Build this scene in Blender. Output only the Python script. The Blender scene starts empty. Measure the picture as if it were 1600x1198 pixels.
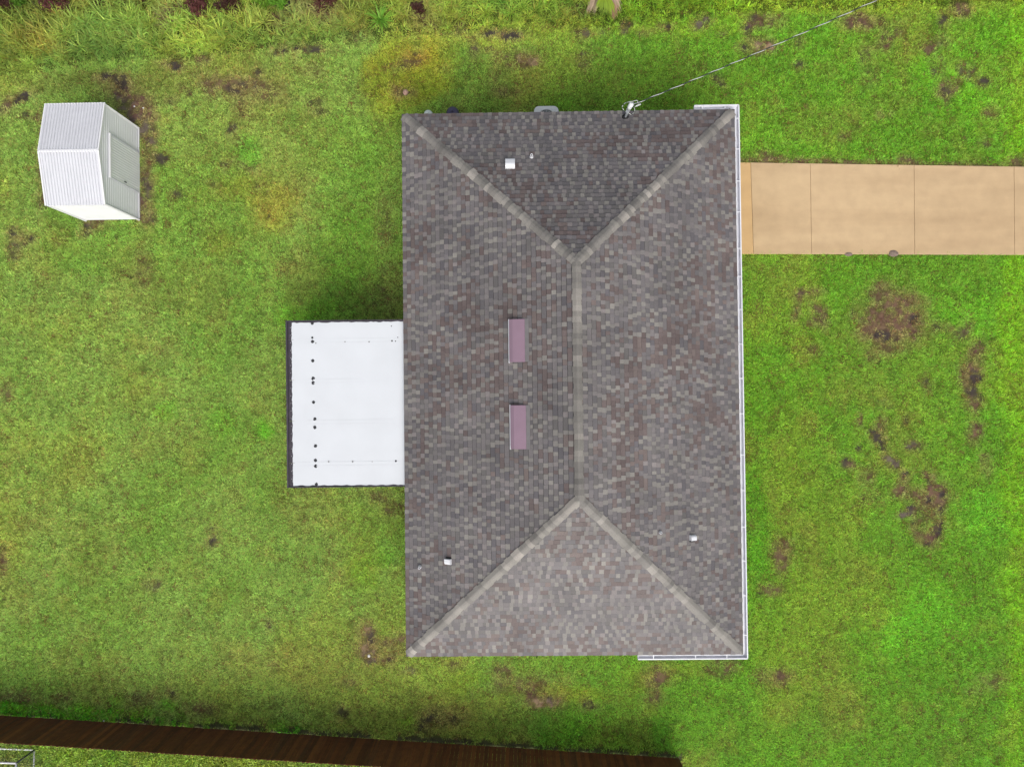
import bpy, math, random
import numpy as np
from mathutils import Vector, Matrix
R = math.radians
random.seed(7)
S = bpy.context.scene
COL = S.collection

# ------------------------------------------------------------------ camera, sky, sun, exposure
CAM_H, FPX, TX, TY = 25.0, 1109.0, -0.0164, -0.0108      # drone height (m), focal length in photo pixels, slight tilt
M3 = Matrix.Rotation(TX, 3, 'X') @ Matrix.Rotation(TY, 3, 'Y')
cam_d = bpy.data.cameras.new('camera'); cam = bpy.data.objects.new('camera', cam_d); COL.objects.link(cam)
cam_d.sensor_width = 36.0; cam_d.lens = FPX / 1600 * 36.0
cam_d.clip_start = 0.5; cam_d.clip_end = 3000
cam.matrix_world = Matrix.Translation((0, 0, CAM_H)) @ M3.transposed().to_4x4()
S.camera = cam
S.cycles.use_denoising = True

SUN_TO = Vector((0.17, -0.70, 0.84)).normalized()          # direction towards the sun
elev = math.asin(SUN_TO.z); azim = math.atan2(SUN_TO.x, SUN_TO.y)
world = bpy.data.worlds.new('World'); S.world = world; world.use_nodes = True
nt = world.node_tree; bg = nt.nodes['Background']
sky = nt.nodes.new('ShaderNodeTexSky'); sky.sky_type = 'NISHITA'; sky.sun_disc = False
sky.sun_elevation = elev; sky.sun_rotation = azim; sky.dust_density = 4.0; sky.air_density = 1.0
hs = nt.nodes.new('ShaderNodeHueSaturation'); hs.inputs['Saturation'].default_value = 0.35
nt.links.new(sky.outputs[0], hs.inputs['Color']); nt.links.new(hs.outputs[0], bg.inputs[0])
bg.inputs[1].default_value = 0.14
sun_d = bpy.data.lights.new('sun', 'SUN'); sun_d.energy = 1.15; sun_d.angle = R(32); sun_d.color = (1.0, 0.955, 0.89)
sun = bpy.data.objects.new('sun', sun_d); COL.objects.link(sun)
sun.rotation_euler = SUN_TO.to_track_quat('Z', 'Y').to_euler()
S.view_settings.view_transform = 'Standard'; S.view_settings.look = 'None'
S.view_settings.exposure = 0.47; S.view_settings.gamma = 1.0; S.view_settings.use_curve_mapping = False

# ------------------------------------------------------------------ helpers
M3i = M3.transposed()
def U(px, py, z=0.0):
    """survey helper: the point at height z seen at photo pixel (px, py)"""
    d = M3i @ Vector(((px - 800) / FPX, -(py - 599) / FPX, -1.0))
    return Vector((0, 0, CAM_H)) + d * ((z - CAM_H) / d.z)
_m = np.array(M3)
def to_px(X, Y):
    """ground point -> survey coordinates used by the lists of bare spots"""
    q = _m @ np.stack([X.ravel(), Y.ravel(), np.full(X.size, -CAM_H)])
    return (800 + FPX * q[0] / -q[2]).reshape(X.shape), (599 - FPX * q[1] / -q[2]).reshape(X.shape)
def lin(c):
    return tuple(((v / 255) / 12.92 if v / 255 <= 0.04045 else ((v / 255 + 0.055) / 1.055) ** 2.4) for v in c[:3])
KALB = 0.72                                               # photo tone -> base colour
def alb(r, g, b, k=KALB):
    return tuple(v * k for v in lin((r, g, b)))
def soften(c, k=.80, mid=(115, 110, 110)): return tuple(m_ + (v - m_) * k for v, m_ in zip(c, mid))
def hash2(ix, iy, seed):
    with np.errstate(over='ignore'):
        h = (ix.astype(np.uint32) * np.uint32(374761393) + iy.astype(np.uint32) * np.uint32(668265263) + np.uint32(seed * 974711 + 12345))
        h = (h ^ (h >> np.uint32(13))) * np.uint32(1274126177)
        h = h ^ (h >> np.uint32(16))
    return (h & np.uint32(0xffffff)).astype(np.float64) / 0xffffff
def vnoise(x, y, seed):
    ix = np.floor(x); iy = np.floor(y); fx = x - ix; fy = y - iy
    ix = ix.astype(np.int64) + 100000; iy = iy.astype(np.int64) + 100000
    fx = fx * fx * (3 - 2 * fx); fy = fy * fy * (3 - 2 * fy)
    a = hash2(ix, iy, seed); b = hash2(ix + 1, iy, seed); c = hash2(ix, iy + 1, seed); d = hash2(ix + 1, iy + 1, seed)
    return (a * (1 - fx) + b * fx) * (1 - fy) + (c * (1 - fx) + d * fx) * fy
def fbm(x, y, scale, octv, seed):
    t = 0; amp = 1; tot = 0; s = 1 / scale
    for k in range(octv):
        t = t + amp * vnoise(x * s + 17.3 * k, y * s - 9.1 * k, seed + k); tot += amp; amp *= 0.55; s *= 2.03
    return t / tot
def sstep(a, b, x):
    t = np.clip((x - a) / (b - a), 0, 1); return t * t * (3 - 2 * t)

def tag(o, label=None, cat=None, group=None, kind=None):
    for k, v in (('label', label), ('category', cat), ('group', group), ('kind', kind)):
        if v: o[k] = v
    return o
def empty(name, loc=(0, 0, 0), rz=0.0, **kw):
    o = bpy.data.objects.new(name, None); COL.objects.link(o); o.location = loc; o.rotation_euler = (0, 0, rz)
    o.empty_display_size = 0.2
    return tag(o, **kw)
class MB:
    """collects vertices and faces; build() links them as ONE mesh object"""
    def __init__(s): s.v = []; s.f = []; s.c = []; s.cur = (1, 1, 1)
    def poly(s, pts):
        b = len(s.v); s.v += [tuple(p) for p in pts]; s.f.append(tuple(range(b, b + len(pts)))); s.c.append(s.cur)
    def face(s, idx): s.f.append(tuple(idx)); s.c.append(s.cur)
    def prism(s, bot, top):
        """closed solid between two rings with the same number of points (bot ccw seen from above)"""
        n = len(bot); b = len(s.v); s.v += [tuple(p) for p in bot] + [tuple(p) for p in top]
        s.face(reversed(range(b, b + n))); s.face(range(b + n, b + 2 * n))
        for i in range(n): s.face((b + i, b + (i + 1) % n, b + n + (i + 1) % n, b + n + i))
    def box(s, lo, hi, m=None):
        (x0, y0, z0), (x1, y1, z1) = lo, hi
        P = [Vector(p) for p in ((x0, y0, z0), (x1, y0, z0), (x1, y1, z0), (x0, y1, z0), (x0, y0, z1), (x1, y0, z1), (x1, y1, z1), (x0, y1, z1))]
        if m: P = [m @ p for p in P]
        s.prism(P[:4], P[4:])
    def bar(s, a, b, w, h=None):
        """square bar from a to b"""
        a = Vector(a); b = Vector(b); h = h or w
        d = (b - a).normalized(); x = d.orthogonal() if abs(d.z) > 0.9 else d.cross(Vector((0, 0, 1)))
        x.normalize(); y = x.cross(d).normalized(); x *= w / 2; y *= h / 2
        s.prism([a - x - y, a + x - y, a + x + y, a - x + y], [b - x - y, b + x - y, b + x + y, b - x + y])
    def tube(s, pts, r, n=8, caps=True):
        pts = [Vector(p) for p in pts]; rr = r if isinstance(r, (list, tuple)) else [r] * len(pts)
        b = len(s.v); up = None
        for i, p in enumerate(pts):
            d = (pts[min(i + 1, len(pts) - 1)] - pts[max(i - 1, 0)]).normalized()
            if up is None: up = d.orthogonal().normalized()
            x = (up - d * up.dot(d)).normalized(); up = x; y = d.cross(x)
            for k in range(n):
                a = 2 * math.pi * k / n; s.v.append(tuple(p + (x * math.cos(a) + y * math.sin(a)) * rr[i]))
        for i in range(len(pts) - 1):
            for k in range(n):
                k2 = (k + 1) % n; s.face((b + i * n + k, b + i * n + k2, b + (i + 1) * n + k2, b + (i + 1) * n + k))
        if caps:
            s.face(reversed(range(b, b + n))); e = b + (len(pts) - 1) * n; s.face(range(e, e + n))
    def lathe(s, prof, c=(0, 0, 0), n=20):
        """prof: list of (radius, z), bottom to top"""
        b = len(s.v)
        for r, z in prof:
            for k in range(n):
                a = 2 * math.pi * k / n; s.v.append((c[0] + r * math.cos(a), c[1] + r * math.sin(a), c[2] + z))
        for i in range(len(prof) - 1):
            for k in range(n):
                k2 = (k + 1) % n; s.face((b + i * n + k, b + i * n + k2, b + (i + 1) * n + k2, b + (i + 1) * n + k))
        s.face(reversed(range(b, b + n))); e = b + (len(prof) - 1) * n; s.face(range(e, e + n))
    def mesh(s, name, mat, color=False, smooth=False):
        me = bpy.data.meshes.new(name); me.from_pydata(s.v, [], s.f); me.materials.append(mat)
        if color:
            at = me.attributes.new('col', 'FLOAT_COLOR', 'FACE')
            at.data.foreach_set('color', np.array([(*c, 1) for c in s.c], dtype=np.float32).ravel())
        if smooth: me.polygons.foreach_set('use_smooth', [True] * len(me.polygons))
        me.update(); return me
    def build(s, name, mat, parent=None, color=False, smooth=False, **kw):
        o = bpy.data.objects.new(name, s.mesh(name, mat, color, smooth)); COL.objects.link(o)
        if parent: o.parent = parent
        return tag(o, **kw)

def mat(name, c, rough=0.7, var=0.12, scale=6.0, fine=0.06, metal=0.0, bump=0.0, attr=None, spec=0.4, stain=None):
    """procedural surface: base colour with broad and fine mottling, optional relief and coloured stains"""
    m = bpy.data.materials.new(name); m.use_nodes = True; t = m.node_tree; N = t.nodes; L = t.links
    p = N['Principled BSDF']; p.inputs['Roughness'].default_value = rough; p.inputs['Metallic'].default_value = metal
    p.inputs['Specular IOR Level'].default_value = spec
    geo = N.new('ShaderNodeNewGeometry')
    def noise(sc, det=4):
        n = N.new('ShaderNodeTexNoise'); n.inputs['Scale'].default_value = sc; n.inputs['Detail'].default_value = det
        L.new(geo.outputs['Position'], n.inputs['Vector']); return n
    def rng(src, lo, hi, a=0.3, b=0.7):
        r = N.new('ShaderNodeMapRange'); r.inputs[1].default_value = a; r.inputs[2].default_value = b
        r.inputs[3].default_value = lo; r.inputs[4].default_value = hi; L.new(src, r.inputs[0]); return r
    a = rng(noise(scale).outputs[0], 1 - var, 1 + var); b = rng(noise(90.0, 2).outputs[0], 1 - fine, 1 + fine)
    mu = N.new('ShaderNodeMath'); mu.operation = 'MULTIPLY'; L.new(a.outputs[0], mu.inputs[0]); L.new(b.outputs[0], mu.inputs[1])
    vm = N.new('ShaderNodeVectorMath'); vm.operation = 'SCALE'; L.new(mu.outputs[0], vm.inputs['Scale'])
    if attr:
        at = N.new('ShaderNodeAttribute'); at.attribute_name = attr; src = at.outputs['Color']
    else:
        rgb = N.new('ShaderNodeRGB'); rgb.outputs[0].default_value = (*c, 1); src = rgb.outputs[0]
    if stain:
        sc, colr, lo, hi, amt = stain[:5]; sn = noise(sc, 6)
        if len(stain) > 5:
            mp = N.new('ShaderNodeMapping'); mp.inputs['Scale'].default_value = stain[5]; L.new(geo.outputs['Position'], mp.inputs[0]); L.new(mp.outputs[0], sn.inputs['Vector'])
        f = rng(sn.outputs[0], 0, amt, lo, hi)
        mx = N.new('ShaderNodeMix'); mx.data_type = 'RGBA'; L.new(f.outputs[0], mx.inputs[0]); L.new(src, mx.inputs[6])
        mx.inputs[7].default_value = (*colr, 1); src = mx.outputs[2]
    L.new(src, vm.inputs[0]); L.new(vm.outputs[0], p.inputs['Base Color'])
    if bump:
        bp = N.new('ShaderNodeBump'); bp.inputs['Strength'].default_value = bump; bp.inputs['Distance'].default_value = 0.02
        L.new(noise(60.0, 5).outputs[0], bp.inputs['Height']); L.new(bp.outputs[0], p.inputs['Normal'])
    return m

# ------------------------------------------------------------------ what grows and what is bare, over the whole plot
# (x, y, rx, ry, angle, strength, tone) in survey coordinates; tone: d = wet dark soil, b = brown thatch, s = straw, g = grey sand, r = red brown
SPOTS = [
 (479,76,30,6,6,1,'d'),(435,82,13,6,0,1,'d'),(462,90,5,8,0,.8,'d'),(273,103,13,9,20,1,'d'),(315,94,11,5,0,.8,'b'),(255,100,8,4,0,.6,'b'),
 (180,124,22,8,0,1,'d'),(190,134,14,10,60,.9,'d'),(163,121,12,7,0,.8,'d'),(22,160,22,6,-35,1,'d'),(35,152,10,6,0,.8,'d'),(12,165,7,12,0,.6,'b'),
 (200,165,26,14,40,1,'g'),(222,172,14,12,30,1,'r'),(210,152,22,9,10,.8,'r'),(228,200,12,14,0,.95,'g'),(233,225,9,16,0,.85,'g'),(231,245,8,14,0,.7,'b'),
 (226,268,9,18,0,.7,'b'),(228,300,9,22,0,.85,'g'),(238,296,5,8,0,.7,'d'),(238,340,7,9,0,.9,'d'),(226,330,9,16,0,.8,'b'),(140,352,12,10,0,.9,'d'),(132,366,8,7,0,1,'d'),
 (152,346,14,8,0,.7,'b'),(66,245,5,40,4,.7,'r'),(64,190,4,25,-8,.6,'r'),(70,290,5,30,6,.6,'r'),(252,248,10,7,20,.9,'d'),(20,365,9,8,0,.9,'d'),(43,373,9,8,0,.9,'d'),(22,384,8,10,0,.7,'g'),(20,398,8,6,0,.8,'d'),(54,235,4,6,0,.5,'b'),
 (40,180,12,6,20,.6,'d'),(55,185,6,4,0,.5,'b'),(378,138,44,13,10,.8,'b'),(363,138,10,8,0,.9,'d'),(384,135,16,9,0,.9,'d'),(345,128,14,6,0,.6,'b'),(404,113,7,5,0,.7,'d'),(405,112,4,3,0,.7,'d'),
 (330,140,10,12,0,.5,'b'),(297,146,4,4,0,.7,'d'),(285,138,5,5,0,.6,'d'),(268,158,8,6,0,.7,'d'),(380,167,12,10,0,.5,'b'),(490,165,10,12,30,.6,'d'),(505,175,8,5,0,.5,'d'),(490,112,10,8,0,.5,'b'),
 (361,203,6,9,30,.8,'d'),(367,220,7,5,0,.6,'b'),(352,258,6,7,0,.7,'d'),(395,268,10,5,20,.6,'b'),(375,258,10,5,20,.5,'b'),(335,288,6,6,0,.6,'d'),(273,303,8,6,0,.7,'d'),(402,291,4,6,0,.5,'g'),(225,420,10,20,0,.45,'b'),
 (633,146,13,8,0,1,'d'),(622,146,6,7,0,.9,'r'),(640,95,18,8,-30,.6,'r'),(785,54,22,5,0,.8,'g'),(762,53,12,6,0,1,'d'),(797,58,12,7,0,1,'d'),(741,78,5,12,0,.8,'g'),(770,80,8,5,0,.5,'b'),(690,53,6,3,0,.9,'d'),(706,53,7,3,0,.8,'d'),
 (833,96,7,6,0,.9,'s'),(806,94,20,10,0,.6,'b'),(815,90,7,5,0,.7,'s'),(790,145,12,6,0,.5,'g'),(777,130,12,14,0,.4,'b'),(980,40,8,6,0,1,'d'),(976,48,5,5,0,.8,'g'),(1008,52,9,4,0,.9,'g'),(1044,44,8,4,0,1,'d'),(1032,42,5,4,0,.7,'r'),(913,55,7,7,0,.8,'g'),(938,51,8,5,0,.6,'g'),(897,50,5,3,0,.7,'d'),
 (912,95,9,12,0,.5,'g'),(1094,38,11,7,-20,1,'g'),(1168,47,8,8,0,1,'d'),(1196,34,20,9,0,.8,'r'),(1205,30,6,5,0,.9,'d'),(1163,75,11,9,0,1,'d'),(1193,71,13,10,0,1,'d'),(1190,75,14,8,0,.9,'s'),(1177,28,5,5,0,.8,'d'),(1130,52,6,6,0,.5,'b'),
 (1248,65,7,9,0,.8,'d'),(1249,102,7,7,0,.8,'d'),(1122,127,12,5,30,.8,'d'),(1342,36,13,9,0,1,'d'),(1335,33,20,9,0,.8,'r'),(1370,38,22,6,0,.6,'b'),(1384,65,7,11,0,.9,'r'),(1405,51,6,6,0,.8,'r'),(1368,75,12,5,0,.5,'b'),(1353,85,8,8,0,.5,'g'),(1360,118,10,14,0,.4,'b'),
 (1473,32,7,9,0,.9,'d'),(1503,20,9,9,0,1,'d'),(1500,12,12,8,0,.8,'r'),(1473,66,9,8,0,1,'d'),(1450,75,8,7,0,.9,'r'),(1480,139,13,9,-15,1,'r'),(1477,145,9,8,0,.9,'d'),(1478,158,5,6,0,.7,'d'),(1536,130,9,8,0,1,'d'),(1514,118,6,7,0,.8,'d'),(1512,112,10,10,0,.6,'g'),(1466,104,8,12,0,.6,'g'),(1498,104,4,4,0,.7,'d'),
 (1548,174,8,8,0,.8,'r'),(1374,180,6,5,0,.9,'d'),(1393,179,3,4,0,.8,'d'),(1318,215,6,6,0,.9,'d'),(1540,225,6,6,0,.5,'g'),(1590,258,14,8,0,.8,'b'),
 (1200,250,45,4,0,.9,'r'),(1196,243,12,8,0,.8,'b'),(1280,253,60,3.5,1,.8,'r'),(1412,252,10,6,0,.9,'b'),(1440,256,60,3,1,.6,'r'),(1560,260,60,3,0,.6,'r'),
 (1262,458,18,5,-10,.9,'r'),(1250,456,6,6,0,.9,'d'),(1246,478,5,16,10,.8,'b'),(1247,488,5,6,0,.9,'d'),(1280,492,9,16,-20,.8,'b'),(1286,505,5,7,0,.9,'d'),(1268,505,9,4,0,.6,'b'),
 (1390,500,34,28,0,1,'r'),(1408,485,22,18,0,.95,'r'),(1370,512,22,10,-10,.95,'b'),(1428,499,9,7,20,1,'d'),(1382,526,18,9,20,1,'d'),(1405,522,9,5,0,.8,'d'),(1370,463,8,14,0,.8,'r'),(1374,450,4,7,0,.7,'b'),(1393,460,8,9,0,.6,'b'),(1416,472,12,6,-15,.9,'r'),(1385,543,12,7,0,.6,'b'),(1361,555,7,7,0,.7,'b'),(1333,489,6,9,0,.7,'d'),(1275,546,10,7,0,.5,'b'),
 (1525,555,10,16,20,.8,'r'),(1519,578,9,18,10,1,'r'),(1521,590,10,12,0,1,'d'),(1504,587,6,12,0,.8,'b'),(1518,610,8,10,0,1,'d'),(1522,630,9,10,0,.9,'b'),(1527,622,8,7,0,.7,'d'),(1522,676,9,12,10,1,'r'),(1510,510,8,10,0,.6,'b'),(1480,512,9,6,0,.5,'b'),(1463,512,7,7,0,.6,'d'),(1448,600,6,10,-15,.9,'d'),(1500,520,12,7,20,.5,'g'),
 (1370,682,11,9,30,1,'d'),(1379,693,5,14,-20,.9,'d'),(1379,661,6,12,0,.8,'b'),(1343,654,4,8,0,.9,'r'),(1386,630,8,6,0,.5,'b'),(1415,658,5,6,0,.6,'d'),(1427,697,10,7,0,.8,'g'),(1323,723,8,7,10,.9,'d'),(1332,727,6,5,0,.7,'r'),(1393,722,11,6,40,.9,'g'),(1341,700,4,4,0,.9,'d'),(1350,746,8,9,0,.8,'r'),(1362,740,5,7,0,.6,'b'),(1540,725,6,14,-10,.9,'r'),(1402,770,7,7,0,.8,'r'),(1360,775,14,9,0,.4,'b'),
 (1415,742,6,5,0,1,'d'),(1412,756,7,10,0,1,'r'),(1450,742,9,6,20,.9,'r'),(1453,755,5,12,10,1,'d'),(1463,772,16,15,0,1,'r'),(1453,782,8,7,0,1,'d'),(1473,776,6,8,20,1,'d'),(1427,770,12,7,10,1,'r'),(1424,793,9,6,-20,1,'d'),(1415,802,10,5,-20,1,'g'),(1425,819,5,9,20,1,'d'),(1465,793,10,9,0,.9,'b'),(1470,803,4,12,5,1,'d'),(1438,800,8,24,0,.6,'b'),(1463,832,8,16,20,1,'d'),(1450,842,11,9,0,.9,'r'),(1438,836,9,6,0,.9,'b'),(1446,849,8,3,0,1,'d'),(1457,815,10,8,0,.5,'b'),
 (1222,858,12,10,0,.8,'b'),(1222,876,8,14,0,.8,'r'),(1207,921,12,8,0,.8,'b'),(1219,1058,15,9,-15,.9,'b'),(1215,1062,6,6,0,.9,'d'),(1190,1055,8,8,0,.6,'b'),(1550,1062,15,8,0,.6,'b'),(1530,1078,14,5,0,.5,'b'),
 (574,985,9,14,0,1,'s'),(578,995,9,15,0,.9,'d'),(573,1016,11,10,0,.9,'s'),(577,1028,8,7,0,.8,'g'),(615,1015,11,17,35,.95,'r'),(600,1003,7,6,0,.8,'b'),(610,1030,7,6,0,.9,'d'),(640,1048,9,5,0,.7,'g'),(710,1036,11,6,0,.6,'b'),(1025,1056,18,12,-10,.9,'r'),(1020,1062,7,7,0,.8,'d'),(1022,1090,12,8,0,.7,'r'),(785,1050,10,10,0,.8,'r'),(780,1068,7,10,0,.6,'b'),(838,1082,22,11,10,.8,'r'),(852,1098,20,6,0,1,'s'),(858,1092,10,6,0,.8,'g'),(918,1098,8,8,0,.9,'d'),(930,1105,8,4,0,.7,'d'),(840,1060,30,8,0,.5,'b'),(690,1120,26,12,0,.8,'d'),(660,1137,10,8,0,.7,'d'),(1120,1040,14,12,40,.6,'b'),(545,1066,12,6,0,.5,'b'),(1145,1040,8,8,0,.5,'r'),
 (333,846,10,7,0,1,'d'),(333,830,6,8,0,.5,'g'),(238,916,12,7,0,.7,'d'),(270,1086,6,9,-30,.9,'d'),(420,976,5,7,0,.8,'d'),(426,1037,6,4,0,.7,'d'),(285,955,6,4,0,.5,'d'),(95,1090,12,6,0,.6,'b'),(310,1108,20,8,0,.6,'b'),(220,1090,14,8,0,.5,'b'),(535,1112,10,10,0,.6,'d'),(20,1088,26,7,0,.5,'b'),
 (10,612,8,14,0,.6,'b'),(4,880,6,16,0,.7,'r'),(600,470,22,24,0,.35,'r'),(612,440,10,22,0,.3,'b'),(610,790,14,12,0,.5,'b'),(585,775,14,7,0,.5,'b'),(600,350,10,30,0,.4,'b'),  # brown in the corner above the patio partly paints the shade there
 (60,8,75,9,2,1,'m'),(10,18,18,14,0,1,'m'),(150,6,14,12,0,1,'m'),(200,3,40,4,0,1,'m'),(312,16,17,14,0,1,'m'),(345,10,26,16,0,1,'m'),(270,12,16,10,-30,.7,'r'),(262,34,7,9,0,.7,'s'),(62,30,16,8,0,.6,'m'),(453,5,12,9,0,1,'d'),(508,8,20,12,0,1,'r'),(505,22,18,9,30,.9,'r'),(440,30,24,12,0,.6,'r'),(650,22,10,20,0,.8,'r'),(670,36,16,10,0,.7,'r'),(675,22,9,10,0,.7,'b'),(720,45,8,9,0,.7,'r'),(560,55,14,8,0,.5,'r'),(915,14,18,8,0,.6,'b'),
 (8,1196,28,12,0,1,'b'),
]
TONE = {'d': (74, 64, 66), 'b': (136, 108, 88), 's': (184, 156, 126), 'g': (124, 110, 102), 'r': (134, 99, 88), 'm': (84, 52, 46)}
# (x, y, rx, ry, amount, colour): broad changes in grass colour, with some painted shade by the eaves
TINTS = [
 (648,118,62,58,.85,(166,152,44)),(600,150,40,60,.7,(150,150,48)),(640,95,26,16,.5,(176,128,52)),(380,285,60,40,.5,(150,136,50)),(430,330,44,36,.5,(154,136,46)),(350,380,34,22,.4,(150,130,50)),(400,240,150,150,.18,(140,135,60)),
 (1510,492,48,40,.55,(108,182,34)),(1528,812,46,48,.55,(112,186,44)),(1470,970,74,56,.45,(112,182,42)),(1420,1000,60,40,.4,(110,178,42)),(574,886,34,30,.75,(112,176,40)),(420,669,17,15,.8,(110,180,40)),(255,641,20,18,.6,(116,176,50)),(350,665,26,22,.55,(116,172,50)),(480,492,46,30,.6,(104,172,34)),
 (1190,860,44,60,.55,(86,156,28)),(1180,720,26,80,.5,(84,150,28)),(1380,250,20,10,.2,(110,170,40)),(1530,120,90,90,.5,(106,172,34)),(1590,600,26,900,.55,(128,178,30)),(1110,112,26,16,.5,(96,150,48)),(880,155,30,16,.6,(90,160,30)),(580,840,60,60,.3,(96,150,46)),
 (900,125,330,46,.6,(88,116,34)),(560,400,80,120,.55,(86,134,30)),(590,200,50,60,.3,(110,150,40)),(380,235,26,22,.55,(86,160,40)),(520,250,60,60,.4,(96,150,40)),  # darkest greens, north and west of the house, partly paint its eave shade
 (380,1070,340,28,.25,(104,124,50)),(690,1120,170,40,.5,(92,114,50)),(890,1150,70,34,.55,(80,160,24)),(1000,1140,70,34,.5,(76,140,30)),(1120,1165,60,30,.4,(84,130,36)),(20,1104,24,9,.8,(104,172,34)),(132,1104,20,10,.7,(100,168,34)),(180,1090,12,14,.7,(100,168,34)),(216,1114,26,9,.8,(104,174,34)),(262,1100,14,10,.7,(104,170,34)),(280,1114,9,10,.7,(104,170,34)),(345,1130,30,9,.8,(104,172,34)),(440,1136,44,8,.5,(100,160,34)),(640,1128,18,14,.6,(96,160,34)),
 (1020,1050,60,24,.4,(146,146,42)),(880,1085,70,16,.4,(146,146,42)),(730,1065,34,20,.4,(124,156,36)),(170,760,200,160,.16,(132,156,64)),(130,950,200,140,.18,(130,156,70)),(330,1010,160,80,.15,(126,150,66)),(1330,620,170,180,.12,(110,138,40)),(1420,540,120,140,.15,(130,144,66)),(1400,760,130,140,.16,(130,148,62)),(1240,800,60,120,.25,(96,142,30)),
 (260,120,90,30,.5,(112,118,52)),(130,125,120,18,.5,(108,112,52)),(420,110,110,24,.4,(118,124,58)),(80,60,26,20,.6,(160,140,60)),(55,65,30,18,.6,(158,130,58)),(290,72,60,24,.35,(160,170,66)),(700,45,160,34,.45,(172,178,66)),(1000,30,170,24,.4,(158,176,46)),(1250,8,330,14,.5,(164,186,54)),(890,20,90,20,.4,(120,120,50)),(500,40,130,24,.3,(150,156,66)),
 (250,1175,400,24,.6,(142,170,54)),(1300,1130,260,60,.3,(104,140,44)),
]
def tall_line(px):                                        # the rough grass begins above this line
    return np.interp(px, [-200, 0, 120, 250, 330, 420, 520, 600, 700, 860, 1000, 1080, 1200, 1400, 1700], [120, 118, 102, 92, 88, 74, 66, 58, 50, 42, 33, 24, 15, 12, 10])
def fence_y(px): return 1117 + (px) * (1184 - 1117) / 1062
def ground_map(X, Y):
    """base colour of the plants, bareness (0..1), colour of the bare soil, rough-grass factor, for world points X, Y"""
    px, py = to_px(X, Y)
    n1 = fbm(X, Y, 5.0, 4, 11); n2 = fbm(X, Y, 0.9, 4, 23); n3 = fbm(X, Y, 0.22, 3, 37); n4 = fbm(X, Y, 1.9, 4, 71)
    base = np.zeros(X.shape + (3,)); lf = sstep(500, 1200, px)[..., None]
    base[:] = np.array(lin((126, 155, 70))) * (1 - lf) + np.array(lin((101, 150, 38))) * lf
    wx = px + 40 * (fbm(X, Y, 1.3, 3, 5) - 0.5) * 2; wy = py + 40 * (fbm(X, Y, 1.3, 3, 6) - 0.5) * 2
    for (cx, cy, rx, ry, a, c) in TINTS:
        k = min(1.0, min(rx, ry) / 40)
        d = np.sqrt(((px + (wx - px) * k - cx) / rx) ** 2 + ((py + (wy - py) * k - cy) / ry) ** 2)
        w = (a * sstep(1.35, 0.35, d + 0.5 * (n2 - .5)))[..., None]
        if w.max() > 0: base = base * (1 - w) + np.array(lin(c)) * w
    w = (0.40 * sstep(.50, .68, n1))[..., None]; base = base * (1 - w) + np.array(lin((140, 150, 56))) * w
    w = (0.40 * sstep(.50, .32, n1))[..., None]; base = base * (1 - w) + np.array(lin((92, 138, 36))) * w
    w = (0.22 * sstep(.54, .72, n4))[..., None]; base = base * (1 - w) + np.array(lin((136, 122, 64))) * w
    w = (0.22 * sstep(.62, .8, n2))[..., None]; base = base * (1 - w) + np.array(lin((138, 116, 62))) * w
    base *= (0.88 + 0.24 * n2)[..., None] * (0.90 + 0.20 * n3)[..., None]
    bare = np.zeros(X.shape); soil = np.zeros(X.shape + (3,)); soil[:] = np.array(lin((96, 88, 50)))
    dn = fbm(X, Y, 0.30, 5, 51) - 0.5; hf = .3 + .7 * sstep(.36, .54, fbm(X, Y, .15, 2, 57))
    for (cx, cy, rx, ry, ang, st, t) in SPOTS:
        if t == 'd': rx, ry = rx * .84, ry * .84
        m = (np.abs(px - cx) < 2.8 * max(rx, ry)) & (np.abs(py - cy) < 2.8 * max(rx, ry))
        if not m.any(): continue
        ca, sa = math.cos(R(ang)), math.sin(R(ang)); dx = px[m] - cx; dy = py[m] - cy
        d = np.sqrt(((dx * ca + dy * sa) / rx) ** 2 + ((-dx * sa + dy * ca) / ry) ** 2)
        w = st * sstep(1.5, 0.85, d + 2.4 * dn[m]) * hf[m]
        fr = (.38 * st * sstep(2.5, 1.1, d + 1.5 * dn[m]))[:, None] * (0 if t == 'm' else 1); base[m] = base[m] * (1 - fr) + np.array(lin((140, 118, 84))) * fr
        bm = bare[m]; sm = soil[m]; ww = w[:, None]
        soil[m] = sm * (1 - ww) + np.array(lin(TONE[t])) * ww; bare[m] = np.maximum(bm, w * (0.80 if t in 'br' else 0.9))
    # random small ant mounds and flecks
    fl = fbm(X, Y, 0.30, 2, 91); fm = fbm(X, Y, 6.0, 2, 95)
    w = sstep(.865, .92, fl + 0.10 * (fm - .5)) * .75; soil = soil * (1 - w[..., None]) + np.array(lin((74, 60, 50))) * w[..., None]; bare = np.maximum(bare, w)
    # worn soil along the foot of the fence
    fy = fence_y(px); w = .8 * sstep(13, 3, np.abs(py - fy + 1) + 14 * (dn)) * (px < 1066) * (fbm(X, Y, .8, 3, 61) > .42)
    soil = soil * (1 - w[..., None]) + np.array(lin((84, 80, 66))) * w[..., None]; bare = np.maximum(bare, w)
    tall = sstep(8, -8, py - tall_line(px) - 26 * (fbm(X, Y, .6, 3, 43) - .5))
    return base, np.clip(bare, 0, 1), soil, tall, px, py

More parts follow.
